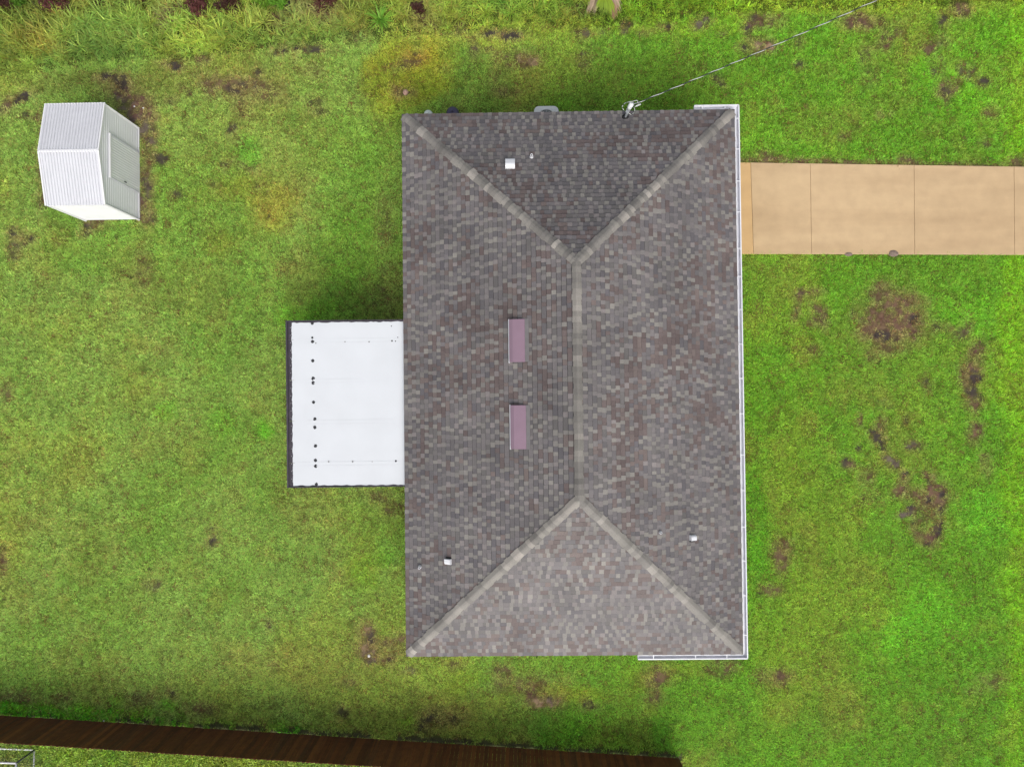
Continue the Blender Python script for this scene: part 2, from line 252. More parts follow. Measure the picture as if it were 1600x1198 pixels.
# ------------------------------------------------------------------ the ground sheet
def axis(lo, hi, step, far):
    core = np.arange(lo, hi + 1e-6, step)
    return np.concatenate([[-far[2], -far[1], -far[0]], core, [far[0], far[1], far[2]]])
gx = axis(-20.5, 20.5, 0.075, (40, 150, 900)); gy = axis(-15.6, 15.6, 0.075, (40, 150, 900))
GX, GY = np.meshgrid(gx, gy)
g_col, g_bare, g_soil, g_tall, g_px, g_py = ground_map(GX, GY)
und = np.array(lin((74, 82, 34)))
rough_ = g_tall[..., None]
g_c = (g_col * 0.85 * 0.75 + und * 0.25) * (1 - rough_) + rough_ * (g_col * .25 + und * .25)
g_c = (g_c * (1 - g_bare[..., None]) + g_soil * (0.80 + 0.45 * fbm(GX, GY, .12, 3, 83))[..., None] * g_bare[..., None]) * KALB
inside = (np.abs(GX) < 20.4) & (np.abs(GY) < 15.5)
GZ = np.where(inside, 0.05 * (fbm(GX, GY, .5, 3, 97) - .5) * np.clip(g_bare * 1.6, 0.25, 1) - 0.012, -0.012)
ny, nx = GX.shape
idx = np.arange(nx * ny).reshape(ny, nx)
quads = np.stack([idx[:-1, :-1], idx[:-1, 1:], idx[1:, 1:], idx[1:, :-1]], -1).reshape(-1, 4)
me = bpy.data.meshes.new('lawn_ground')
me.vertices.add(nx * ny); me.vertices.foreach_set('co', np.stack([GX, GY, GZ], -1).astype(np.float32).ravel())
me.loops.add(quads.size); me.loops.foreach_set('vertex_index', quads.ravel().astype(np.int32))
me.polygons.add(len(quads)); me.polygons.foreach_set('loop_start', np.arange(0, quads.size, 4, dtype=np.int32))
me.update(calc_edges=True); me.validate()
at = me.attributes.new('col', 'FLOAT_COLOR', 'POINT')
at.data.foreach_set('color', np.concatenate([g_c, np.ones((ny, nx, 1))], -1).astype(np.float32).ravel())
me.polygons.foreach_set('use_smooth', [True] * len(me.polygons))
M_ground = mat('soil', (0, 0, 0), 0.95, 0.1, 2.0, 0.28, attr='col', bump=0.9, spec=0.15)
me.materials.append(M_ground)
ground = bpy.data.objects.new('ground', me); COL.objects.link(ground)
tag(ground, 'green patchy lawn with bare soil spots around the house', None, None, 'structure')

# ------------------------------------------------------------------ house placement and roof geometry
HX, HY, HR = 1.6232, 0.4202, 0.0105
HW, HL, HE, HT = 10.606, 17.215, 2.50, 5.22              # eave rectangle, eave and ridge height
RH = (HL - HW) / 2
run = HW / 2; rise = HT - HE; SL = math.hypot(run, rise); cp, sp = run / SL, rise / SL
HM = Matrix.Translation((HX, HY, 0)) @ Matrix.Rotation(HR, 4, 'Z'); HMi = HM.inverted()
class Face:
    def __init__(s, A, e, t, ln):
        s.A = Vector(A); s.e = Vector(e); s.t = Vector(t); s.n = s.e.cross(s.t).normalized(); s.ln = ln
    def p(s, u, v, h=0.0): return s.A + s.e * u + s.t * v + s.n * h
    def hit(s, px, py, h=0.0):
        """where the sight line of survey pixel meets the slope: (u, v)"""
        o = HMi @ Vector((0, 0, CAM_H)); d = HMi.to_3x3() @ (M3i @ Vector(((px - 800) / FPX, -(py - 599) / FPX, -1)))
        k = (s.A + s.n * h - o).dot(s.n) / d.dot(s.n); q = o + d * k - s.A
        return q.dot(s.e), q.dot(s.t)
F_E = Face((HW / 2, -HL / 2, HE), (0, 1, 0), (-cp, 0, sp), HL)
F_W = Face((-HW / 2, HL / 2, HE), (0, -1, 0), (cp, 0, sp), HL)
F_N = Face((HW / 2, HL / 2, HE), (-1, 0, 0), (0, -cp, sp), HW)
F_S = Face((-HW / 2, -HL / 2, HE), (1, 0, 0), (0, cp, sp), HW)
FACES = [F_E, F_W, F_N, F_S]

# ------------------------------------------------------------------ materials
M_shingle = mat('asphalt_shingle', (0, 0, 0), 0.62, 0.16, 0.9, 0.26, attr='col', bump=0.25, spec=0.5)
M_felt = mat('roofing_felt', alb(40, 37, 38), 0.95)
M_white = mat('white_painted_metal', (0.66, 0.665, 0.69), 0.35, 0.04, 3, 0.03, spec=0.5)
M_white_in = mat('gutter_aluminium', (0.62, 0.625, 0.67), 0.4, 0.08, 4, 0.06, spec=0.5, stain=(3, (.4, .4, .4), .5, .8, .3))
M_stucco = mat('stucco', (0.55, 0.52, 0.46), 0.9, 0.05, 5, 0.08, bump=0.3)
M_coat = mat('white_roof_coating', (0.575, 0.595, 0.62), 0.6, 0.025, 1.2, 0.02, stain=(0.9, (.56, .58, .60), .45, .75, .5))
M_dark = mat('dark_weathered_aluminium', alb(62, 56, 64), 0.5, 0.2, 8, 0.15, spec=0.5, stain=(6, alb(92, 84, 92), .5, .75, .6))
M_spot = mat('bare_metal_spot', alb(56, 56, 60), 0.8, 0.3, 30)
M_spotl = mat('grey_screw_head', alb(150, 150, 150), 0.6, 0.2, 30)
M_mauve = mat('mauve_painted_metal', alb(153, 126, 142), 0.30, 0.04, 3, 0.04, spec=0.6)
M_flange = mat('grey_flange', alb(132, 128, 128), 0.5, 0.08, 6)
M_black = mat('black_opening', (0.012, 0.012, 0.013), 0.8)
M_galv = mat('galvanised_steel', (0.42, 0.45, 0.47), 0.4, 0.12, 10, 0.08, metal=0.35)
M_cablew = mat('aluminium_strand', (0.55, 0.57, 0.53), 0.4, 0.06, 10)
M_cableb = mat('black_cable_sheath', (0.015, 0.02, 0.018), 0.6)
M_conc = mat('tan_concrete', alb(220, 190, 149, 0.70), 0.85, 0.06, 2.2, 0.10, bump=0.15, spec=0.2, stain=(0.55, alb(198, 168, 130, 0.70), .42, .70, .9, (.25, 1.6, 1)))
M_conc_o = mat('orange_tan_concrete', alb(222, 184, 132, 0.70), 0.85, 0.06, 2, 0.05, bump=0.15, spec=0.2)
M_joint = mat('joint_soil', alb(120, 96, 70), 0.95)
M_pad = mat('grey_concrete', alb(170, 168, 160), 0.9, 0.1, 5, 0.1, bump=0.2)
M_shed = mat('white_shed_steel', (0.565, 0.57, 0.60), 0.42, 0.03, 2, 0.03, spec=0.5)
M_shed_lit = mat('white_shed_steel_lit', (0.72, 0.725, 0.74), 0.42, 0.03, 2, 0.03, spec=0.5)  # same shed steel made lighter: light painted into walls and door
M_trim = mat('white_shed_trim', (0.70, 0.70, 0.71), 0.4, 0.03, 2, 0.02)
M_wood = mat('dark_stained_wood', (0, 0, 0), 0.8, 0.15, 5, 0.25, attr='col', bump=0.4, spec=0.25, stain=(1.0, alb(132, 78, 36), .52, .74, .75, (34, 34, 1.1)))
M_acs = mat('light_grey_enamel', (0.58, 0.60, 0.60), 0.4, 0.04, 4)
M_acg = mat('dark_grey_grille', alb(84, 96, 100), 0.5)
M_navy = mat('navy_plastic', alb(66, 62, 92), 0.4, 0.08, 6, spec=0.5)
M_tankw = mat('pale_green_white_plastic', (0.60, 0.66, 0.62), 0.4, 0.05, 6)
M_stone = mat('grey_stone', alb(142, 124, 112), 0.9, 0.25, 20, 0.2, bump=0.6)
M_stonep = mat('pale_pink_stone', alb(196, 160, 140), 0.9, 0.2, 20, 0.2, bump=0.6)
M_pebble = mat('white_pebble', (0.62, 0.60, 0.58), 0.8, 0.1, 20)
M_net = mat('green_grey_wire', alb(86, 118, 108), 0.5)
M_penpost = mat('slate_grey_tube', alb(70, 78, 84), 0.5)

# ------------------------------------------------------------------ house
house = empty('house', (HX, HY, 0), HR, label='large house with grey brown shingled hip roof in the middle of the lawn', cat='house')
b = MB(); ov = 0.46
x0, x1, y0, y1 = -HW / 2 + ov, HW / 2 - ov, -HL / 2 + ov, HL / 2 - ov
b.prism([(x0, y0, -0.05), (x1, y0, -0.05), (x1, y1, -0.05), (x0, y1, -0.05)], [(x0, y0, 2.36), (x1, y0, 2.36), (x1, y1, 2.36), (x0, y1, 2.36)])
b.build('wall', M_stucco, house)
b = MB(); i = 0.02                                        # soffit board and fascia ring
b.box((-HW / 2 + i, -HL / 2 + i, 2.365), (HW / 2 - i, HL / 2 - i, 2.385)); b.build('soffit', M_white, house)
b = MB()
for lo, hi in (((-HW / 2 + .005, -HL / 2 + .005, 2.36), (-HW / 2 + .018, HL / 2 - .005, 2.47)), ((HW / 2 - .018, -HL / 2 + .005, 2.36), (HW / 2 - .005, HL / 2 - .005, 2.47)),
               ((-HW / 2 + .02, -HL / 2 + .005, 2.36), (HW / 2 - .02, -HL / 2 + .018, 2.47)), ((-HW / 2 + .02, HL / 2 - .018, 2.36), (HW / 2 - .02, HL / 2 - .005, 2.47))): b.box(lo, hi)
b.build('fascia', M_white, house)
# garage door towards the driveway
gd = MB(); gy0, gy1 = 5.05, 7.35
gd.box((x1 + .004, gy0, 0.02), (x1 + .04, gy1, 2.15)); g = gd.build('garage_door', M_white, house)
for k in range(4):
    q = MB(); q.box((x1 + .042, gy0 + .03, .05 + k * .525), (x1 + .056, gy1 - .03, .05 + k * .525 + .49)); q.build('panel', M_white, g)
# roof deck
b = MB(); dk = -0.004
ring = [(-HW / 2, -HL / 2), (HW / 2, -HL / 2), (HW / 2, HL / 2), (-HW / 2, HL / 2)]
v = [(x, y, 2.475) for x, y in ring] + [(x, y, HE + dk) for x, y in ring] + [(0, -RH, HT + dk), (0, RH, HT + dk)]
b.v = v
for f in ((3, 2, 1, 0), (0, 1, 5, 4), (1, 2, 6, 5), (2, 3, 7, 6), (3, 0, 4, 7), (4, 5, 8), (5, 6, 9, 8), (6, 7, 9), (7, 4, 8, 9)): b.face(f)
roof = b.build('roof', M_felt, house)

# shingles: every tab its own solid with a raised butt; the 300 largest in view are parts, the rest one part of kind stuff
EXPO = 0.1560; NC = int(SL / EXPO)
EXPO = SL / NC
GREYS = [((122, 115, 114), 28), ((112, 107, 109), 22), ((102, 97, 101), 11), ((133, 128, 123), 15), ((144, 140, 132), 7), ((127, 117, 116), 10)]
LIGHTS = [((136, 132, 126), 14), ((146, 142, 134), 8), ((126, 121, 119), 12), ((140, 132, 130), 6), ((118, 113, 114), 5)]
DARKS = [((112, 107, 108), 14), ((104, 100, 102), 12), ((120, 114, 114), 10), ((98, 94, 98), 6), ((108, 104, 102), 8)]
BROWNS = [((108, 93, 90), 10), ((101, 85, 82), 6), ((118, 103, 98), 6)]
def pick(lst, rnd):
    t = rnd.random() * sum(w for _, w in lst)
    for c, w in lst:
        t -= w
        if t <= 0: return c
    return lst[-1][0]
rnd = random.Random(31); tiles = []
def tile(face, ua0, ub0, ua1, ub1, s0, s1, tab, c):
    """corners at the butt (ua0..ub0) and at the top (ua1..ub1)"""
    g = 0.0012; h0 = 0.018 + (0.009 if tab else 0.0) + rnd.uniform(-.003, .003); h1 = 0.004
    p = face.p
    bot = [p(ua0 + g, s0, 0), p(ub0 - g, s0, 0), p(ub1 - g, s1, 0), p(ua1 + g, s1, 0)]
    top = [p(ua0 + g, s0, h0), p(ub0 - g, s0, h0), p(ub1 - g, s1, h1), p(ua1 + g, s1, h1)]
    return bot, top, c
for fi, face in enumerate(FACES):
    for k in range(NC):
        s0 = k * EXPO + 0.017; s1 = (k + 1) * EXPO
        lo0, hi0 = s0 * cp, face.ln - s0 * cp; lo1, hi1 = s1 * cp, face.ln - s1 * cp
        if hi1 - lo1 < 0.1: break
        u = lo0 - rnd.uniform(0, .15); tab = rnd.random() < .5
        while u < hi0:
            w = rnd.uniform(.10, .165) if tab else rnd.uniform(.09, .22) if rnd.random() < .85 else rnd.uniform(.22, .36)
            ue = u + w
            a0, b0 = max(u, lo0), min(ue, hi0); a1, b1 = max(u, lo1), min(ue, hi1)
            if b0 - a0 > 0.02:
                if b1 <= a1: a1 = b1 = min(max((a0 + b0) / 2, lo1), hi1); a1 -= .012; b1 += .012
                cl = float(vnoise(np.array([u * 1.1 + k * .16 + fi * 50]), np.array([k * .42]), 3)[0])
                cl = 0.5 * cl + 0.5 * float(vnoise(np.array([u * .45 + fi * 31 + k * .05]), np.array([k * .11]), 8)[0])
                if rnd.random() < max(0.06, min(.6, (cl - .34) * 1.5) * (.7 if tab else 1.1)): c = pick(BROWNS, rnd)
                else: c = pick(LIGHTS if tab else DARKS, rnd)
                c = soften(c)
                j = rnd.uniform(.95, 1.05)
                c = tuple(min(255, x * j) for x in c)
                tiles.append((face,) + tile(face, a0, b0, a1, b1, s0, s1, tab, alb(*c)) + ((b0 - a0) * (1 + .12 * s0 / SL),))
            u = ue; tab = not tab
order = sorted(range(len(tiles)), key=lambda i: -tiles[i][4]); big = set(order[:290])
rest = MB()
for i, (face, bot, top, c, w) in enumerate(tiles):
    m = rest
    if i in big: m = MB()
    m.cur = c; n = len(m.v); m.v += [tuple(q) for q in bot + top]
    for f in ((4, 5, 6, 7), (0, 1, 5, 4), (1, 2, 6, 5), (3, 0, 4, 7), (2, 3, 7, 6)): m.face([n + q for q in f])
    if i in big: m.build('shingle', M_shingle, roof, color=True)
rest.build('shingles', M_shingle, roof, color=True, kind='stuff')

# hip and ridge caps, each a folded piece lapping the one below
CAPS = [((132, 128, 121), 12), ((126, 122, 116), 10), ((118, 114, 109), 6), ((142, 137, 130), 5), ((156, 150, 142), 2)]
def caps(P0, P1, fa, fb, w=0.143, expo=0.152):
    P0 = Vector(P0); P1 = Vector(P1); d = P1 - P0; ln = d.length; d.normalize(); nm = (fa.n + fb.n).normalized()
    def away(f):
        q = f.n.cross(d).normalized(); cen = f.p(f.ln / 2, SL * .4)
        return q if q.dot(cen - (P0 + P1) / 2) > 0 else -q
    da, db = away(fa), away(fb)
    if da.cross(db).dot(d) > 0: da, db, fa, fb = db, da, fb, fa
    n = int(ln / expo); ex = ln / n; last = None
    for k in range(n):
        a = P0 + d * (k * ex); bb = P0 + d * ((k + 1) * ex + .01)
        if last is None or rnd.random() < .6: last = pick(CAPS, rnd)
        j_ = rnd.uniform(.99, 1.16); c = tuple(x * j_ for x in last)
        m = MB(); m.cur = alb(*c); jw = w * rnd.uniform(.86, 1.06); sh = rnd.uniform(-.016, .016)
        rings = []
        for (P, h) in ((a, .043 + rnd.uniform(-.004, .006)), (bb, .026)):
            o = [P + da * (jw + sh) + fa.n * h, P + da * .03 + nm * (h + .006), P + db * .03 + nm * (h + .006), P + db * (jw - sh) + fb.n * h]
            inn = [P + da * (jw + sh) + fa.n * (h - .022), P + nm * (h - .03), P + db * (jw - sh) + fb.n * (h - .022)]
            rings.append(o + inn[::-1])
        A, B = rings; n0 = len(m.v); m.v += [tuple(q) for q in A + B]; q = len(A)
        m.face(range(n0, n0 + q)); m.face(reversed(range(n0 + q, n0 + 2 * q)))
        for t in range(q): m.face((n0 + (t + 1) % q, n0 + t, n0 + q + t, n0 + q + (t + 1) % q))
        m.build('ridge_cap', M_shingle, roof, color=True)
NE, NW_, SE, SW = (HW / 2, HL / 2, HE), (-HW / 2, HL / 2, HE), (HW / 2, -HL / 2, HE), (-HW / 2, -HL / 2, HE)
def inset(c, tip, dist): c = Vector(c); t = Vector(tip); return c + (t - c).normalized() * dist
for c, tip, fa, fb, ins in ((NE, (0, RH, HT), F_E, F_N, .12), (NW_, (0, RH, HT), F_W, F_N, .12), (SE, (0, -RH, HT), F_E, F_S, .22), (SW, (0, -RH, HT), F_W, F_S, .12)):
    caps(inset(c, tip, ins), inset(tip, c, -.02), fa, fb)
caps((0, -RH - .05, HT + .012), (0, RH + .02, HT + .012), F_E, F_W, w=.138)

# off-ridge vents on the garden slope
def ridge_vent(px0, px1, py0, py1):
    ua, sb = F_W.hit(px1, py0, .08); ub, sa = F_W.hit(px0, py1, .08)
    ua, ub = sorted((ua, ub)); sa, sb = sorted((sa, sb)); p = F_W.p
    m = MB(); prof = [(sa + .045, .035), (sa + .045, .130), (sa + .17, .150), (sb, .038), (sb, .026)]
    m.prism([p(ua, s, h) for s, h in prof], [p(ub, s, h) for s, h in prof])
    o = m.build('ridge_vent', M_mauve, house)
    fl = MB(); fl.prism([p(ua - .02, sa - .02, .03), p(ub + .02, sa - .02, .03), p(ub + .02, sa + .015, .03), p(ua - .02, sa + .015, .03)],
                        [p(ua - .02, sa - .02, .055), p(ub + .02, sa - .02, .055), p(ub + .02, sa + .015, .055), p(ua - .02, sa + .015, .055)])
    fl.build('lip', M_white, o)
    op = MB(); op.prism([p(ua + .01, sa + .018, .027), p(ub - .01, sa + .018, .027), p(ub - .01, sa + .043, .027), p(ua + .01, sa + .043, .027)],
                        [p(ua + .01, sa + .018, .05), p(ub - .01, sa + .018, .05), p(ub - .01, sa + .043, .05), p(ua + .01, sa + .043, .05)])
    op.build('opening', M_black, o)
    ft = MB(); ft.prism([p(ua, sb + .004, .026), p(ub, sb + .004, .026), p(ub, sb + .13, .026), p(ua, sb + .13, .026)],
                        [p(ua, sb + .004, .034), p(ub, sb + .004, .034), p(ub, sb + .13, .034), p(ua, sb + .13, .034)])
    ft.build('flange', M_flange, o)
ridge_vent(795, 818.5, 498, 566); ridge_vent(797, 820.5, 633, 701)

def box_vent(face, px, py, w, ln, h, name='exhaust_hood', up=1, flip=False):
    """white rounded hood; its low open end looks along +v (up-slope) or down"""
    u, s = face.hit(px, py, h * .8); p = face.p; m = MB()
    if flip:   # hood axis runs along the eave
        prof = [(-ln / 2, .02), (ln / 2, .02), (ln / 2, h * .35)] + [(ln / 2 - ln * (1 - math.cos(a)) * .5, h * .35 + h * .65 * math.sin(a)) for a in (R(40), R(70), R(100))] + [(-ln / 2, h)]
        m.prism([p(u + a, s + w / 2, q) for a, q in prof], [p(u + a, s - w / 2, q) for a, q in prof])
        o = m.build(name, M_white, house)
        k = MB(); k.prism([p(u - ln / 2 - .05, s - w / 2, .028), p(u - ln / 2 - .004, s - w / 2, .028), p(u - ln / 2 - .004, s + w / 2, .028), p(u - ln / 2 - .05, s + w / 2, .028)],
                          [p(u - ln / 2 - .05, s - w / 2, .034), p(u - ln / 2 - .004, s - w / 2, .034), p(u - ln / 2 - .004, s + w / 2, .034), p(u - ln / 2 - .05, s + w / 2, .034)])
        k.build('opening', M_black, o)
    else:
        prof = [(-ln / 2, .02), (ln / 2, .02), (ln / 2, h * .55), (ln * .40, h * .85), (ln * .22, h), (-ln * .3, h * .97), (-ln / 2, h * .8)]
        m.prism([p(u + w / 2, s + a, q) for a, q in prof], [p(u - w / 2, s + a, q) for a, q in prof])
        o = m.build(name, M_white, house)
        k = MB(); k.prism([p(u - w / 2 - .04, s - ln / 2 - .06, .028), p(u + w / 2 + .04, s - ln / 2 - .06, .028), p(u + w / 2 + .04, s - ln / 2 - .004, .028), p(u - w / 2 - .04, s - ln / 2 - .004, .028)],
                          [p(u - w / 2 - .04, s - ln / 2 - .06, .035), p(u + w / 2 + .04, s - ln / 2 - .06, .035), p(u + w / 2 + .04, s - ln / 2 - .004, .035), p(u - w / 2 - .04, s - ln / 2 - .004, .035)])
        k.build('flange', M_flange, o)
    return o
box_vent(F_N, 797, 253.5, .29, .31, .17)
box_vent(F_W, 699, 878, .20, .17, .13, flip=True)
ov_ = box_vent(F_E, 1084, 840, .20, .16, .13, flip=True)
def vent_pipe(face, px, py, r=.032, ln=.28):
    u, s = face.hit(px, py, .1); q = face.p(u, s, 0); m = MB()
    m.lathe([(r * 1.9, -.02), (r * 1.5, .06), (r * 1.05, .09), (r, ln - .02), (r * 1.08, ln), (r * .75, ln + .001), (r * .7, ln - .05)], q, 12)
    o = m.build('vent_pipe', M_white, house, smooth=False)
    k = MB(); k.lathe([(r * .69, ln - .06), (r * .69, ln - .045)], q, 12); k.build('opening', M_black, o)
vent_pipe(F_N, 830.5, 242, .036, .22); vent_pipe(F_W, 653.5, 886, .034, .2); vent_pipe(F_E, 1035, 832, .03, .14)

# service mast through the roof
u, s = F_N.hit(977, 184); q = F_N.p(u, s, 0); mast_b = HM @ q
mast = empty('service_mast', q, 0); mast.parent = house
m = MB(); m.lathe([(.115, -.05), (.11, .03), (.07, .06), (.045, .10)], (0, 0, 0), 16); m.build('flashing_boot', M_black, mast, smooth=True)
MH = .86
m = MB(); m.tube([(0, 0, -.1), (0, 0, MH - .12)], .034, 12); m.tube([(0, 0, .42), (0, 0, .50)], .052, 12); m.build('conduit', M_galv, mast)
m = MB(); m.tube([(0, -.03, MH - .14), (.01, 0, MH - .02), (.05, .05, MH + .05), (.10, .07, MH + .02)], [.05, .075, .085, .055], 12); m.build('weatherhead', M_acs, mast, smooth=True)
m = MB(); m.box((-.05, -.03, .55), (.05, .05, .60)); m.box((.03, .04, .56), (.06, .16, .59)); m.build('clamp', M_galv, mast)
mt = mast_b + Vector((0, 0, .58))
# twisted service cable
P_end = U(1362, 4, 4.9); dirv = (P_end - (mt + Vector((.1, .12, 0))))
A0 = mt + Vector((.12, .16, .0)); 
def cable_pt(t): 
    p = A0 + (P_end - A0) * t; p.z += -0.5 * 4 * .25 * t * (1 - t) * 1.0 if t < 1 else .12 * (t - 1); return p
tot = (P_end - A0).length * 1.35; n = int(tot / .045)
cab = empty('power_cable', A0, label='twisted black and silver service cable running from the roof mast over the lawn', cat='cable')
dxy = Vector((-(P_end - A0).y, (P_end - A0).x, 0)).normalized(); dz = Vector((0, 0, 1))
for nm, ph, mt_, rr in (('conductor', 0, M_cablew, .0085), ('conductor', 2.09, M_cableb, .0085), ('conductor', 4.19, M_cableb, .0085)):
    pts = []
    for k in range(n + 1):
        t = k / n * 1.35; a = ph + k * .045 / .62 * 2 * math.pi
        pts.append(cable_pt(t) + (dxy * math.cos(a) + dz * math.sin(a)) * .0095 - A0)
    mm = MB(); mm.tube(pts, rr, 6); mm.build(nm, mt_, cab, smooth=True)
# drip loop round the weatherhead
hd = HM @ (q + Vector((.10, .08, MH))); lp = []
for px, py, z in ((999, 163.5, 3.30), (996.5, 161, 3.28), (996, 157.5, 3.24), (988, 158.5, 3.20), (979, 160.5, 3.15), (974, 164, 3.1), (972.5, 168, 3.08), (975, 173, 3.05), (980, 176.5, 3.05), (986, 178.8, 3.08), (990, 177, 3.2), (992, 173, 3.35), (990.5, 168, 3.5)):
    lp.append(U(px, py, z) - A0)
def smooth_path(pts, sub=6):
    out = []; P = [pts[0]] + pts + [pts[-1]]
    for i in range(1, len(P) - 2):
        for k in range(sub):
            t = k / sub; a, b_, c, d = P[i - 1], P[i], P[i + 1], P[i + 2]
            out.append(0.5 * ((2 * b_) + (c - a) * t + (2 * a - 5 * b_ + 4 * c - d) * t * t + (3 * b_ - a - 3 * c + d) * t ** 3))
    return out + [pts[-1]]
sp_ = smooth_path(lp)
m = MB(); m.tube([p + Vector((0, 0, .012 * math.sin(i * 1.0))) for i, p in enumerate(sp_)], .010, 6); m.build('drip_loop', M_cablew, cab, smooth=True)
m = MB(); m.tube([p + Vector((.016 * math.cos(i * .9), .016 * math.sin(i * .9), .014 * math.cos(i * 1.0))) for i, p in enumerate(sp_[24:])], .010, 6); m.build('black_drip_loop', M_cableb, cab, smooth=True)
m = MB(); m.tube([U(992, 167, 3.36) - A0, U(996, 165, 3.33) - A0, U(1001, 163, 3.32) - A0], [.012, .024, .02], 8); m.build('wedge_clamp', M_cablew, cab, smooth=True)

# gutter: right eave, wrapping both corners
def gutter_run(A, B, out, name, c0, c1):
    """A->B along the eave (house coords, at the roof edge), out = unit vector away from the house"""
    A = Vector(A); B = Vector(B); o = Vector(out); z = Vector((0, 0, 1)); W_ = .150; zb, zt, zl = 2.365, 2.455, 2.47
    inner = [(.006, zt), (.006, zb), (W_ - .03, zb), (W_ - .012, zb + .05), (W_, zt - .01), (W_, zl), (W_ - .022, zl), (W_ - .022, zl - .014), (W_ - .014, zl - .016), (W_ - .018, zt - .02), (W_ - .030, zb + .05), (W_ - .042, zb + .012), (.018, zb + .012), (.018, zt)]
    m = MB()
    ra = [A + o * (a + 0) + (B - A).normalized() * (c0 * a) for a, h in inner]; rb = [B + o * a + (A - B).normalized() * (c1 * a) for a, h in inner]
    ra = [Vector((p.x, p.y, h)) for p, (a, h) in zip(ra, inner)]; rb = [Vector((p.x, p.y, h)) for p, (a, h) in zip(rb, inner)]
    nn = len(m.v); m.v += [tuple(p) for p in ra + rb]; k = len(inner)
    for i in range(k): m.face((nn + i, nn + (i + 1) % k, nn + k + (i + 1) % k, nn + k + i))
    m.face(range(nn, nn + k)); m.face(reversed(range(nn + k, nn + 2 * k)))
    return m
gut = empty('gutter', (0, 0, 0), 0); gut.parent = house
lx = lambda px, py: (HMi @ U(px, py, 2.47))
yN0 = lx(1085, 165).x; yS0 = lx(997, 1026).x
e0 = 0.0
for A, B, o, c0, c1 in (((HW / 2 + e0, -HL / 2, 0), (HW / 2 + e0, HL / 2, 0), (1, 0, 0), -1, -1),
                        ((HW / 2, HL / 2 + e0, 0), (yN0, HL / 2 + e0, 0), (0, 1, 0), -1, 0),
                        ((yS0, -HL / 2 - e0, 0), (HW / 2, -HL / 2 - e0, 0), (0, -1, 0), 0, -1)):
    gutter_run(A, B, o, '', c0, c1).build('trough', M_white_in, gut)
    Av = Vector(A); Bv = Vector(B); ov3 = Vector(o); dd = (Bv - Av).normalized()
    m = MB(); bq = Bv + ov3 * .141 + dd * (.141 if c1 == -1 else 0)
    a = Av + ov3 * .141 - dd * (.141 if c0 == -1 else 0)
    m.bar(Vector((a.x, a.y, 2.474)), Vector((bq.x, bq.y, 2.474)), .036, .024); m.build('front_lip', M_white, gut)
    m = MB(); a = Av + ov3 * .016; bq = Bv + ov3 * .016; m.bar(Vector((a.x, a.y, 2.487)), Vector((bq.x, bq.y, 2.487)), .026, .012); m.build('drip_edge', M_white, gut)
    for (end, flag, sg) in ((Av, c0, 1), (Bv, c1, -1)):
        if flag == 0:
            m = MB(); p0 = end - dd * .006 * sg; p1 = end + dd * .006 * sg + ov3 * .15
            m.box((min(p0.x, p1.x), min(p0.y, p1.y), 2.362), (max(p0.x, p1.x), max(p0.y, p1.y), 2.476)); m.build('end_cap', M_white, gut)
def hanger(p, o):
    m = MB(); o = Vector(o); p = Vector(p); t = Vector((-o.y, o.x, 0)) * .016
    a = p + o * .0; b_ = p + o * .136
    m.prism([Vector((*(q.xy), 2.462)) for q in (a - t, b_ - t, b_ + t, a + t)][::(1 if o.cross(t).z > 0 else -1)], [Vector((*(q.xy), 2.474)) for q in (a - t, b_ - t, b_ + t, a + t)][::(1 if o.cross(t).z > 0 else -1)])
    m.build('hanger', M_white, gut)
for py in (185, 233, 283, 331, 388, 432, 483.5, 537.6, 591, 646, 710.6, 766, 823, 876, 930, 992):
    hanger((HW / 2, lx(1163, py).y, 0), (1, 0, 0))
for px in (1097, 1132.6): hanger((lx(px, 166).x, HL / 2, 0), (0, 1, 0))
for px in (1021, 1086.6, 1135.7): hanger((lx(px, 1026).x, -HL / 2, 0), (0, -1, 0))

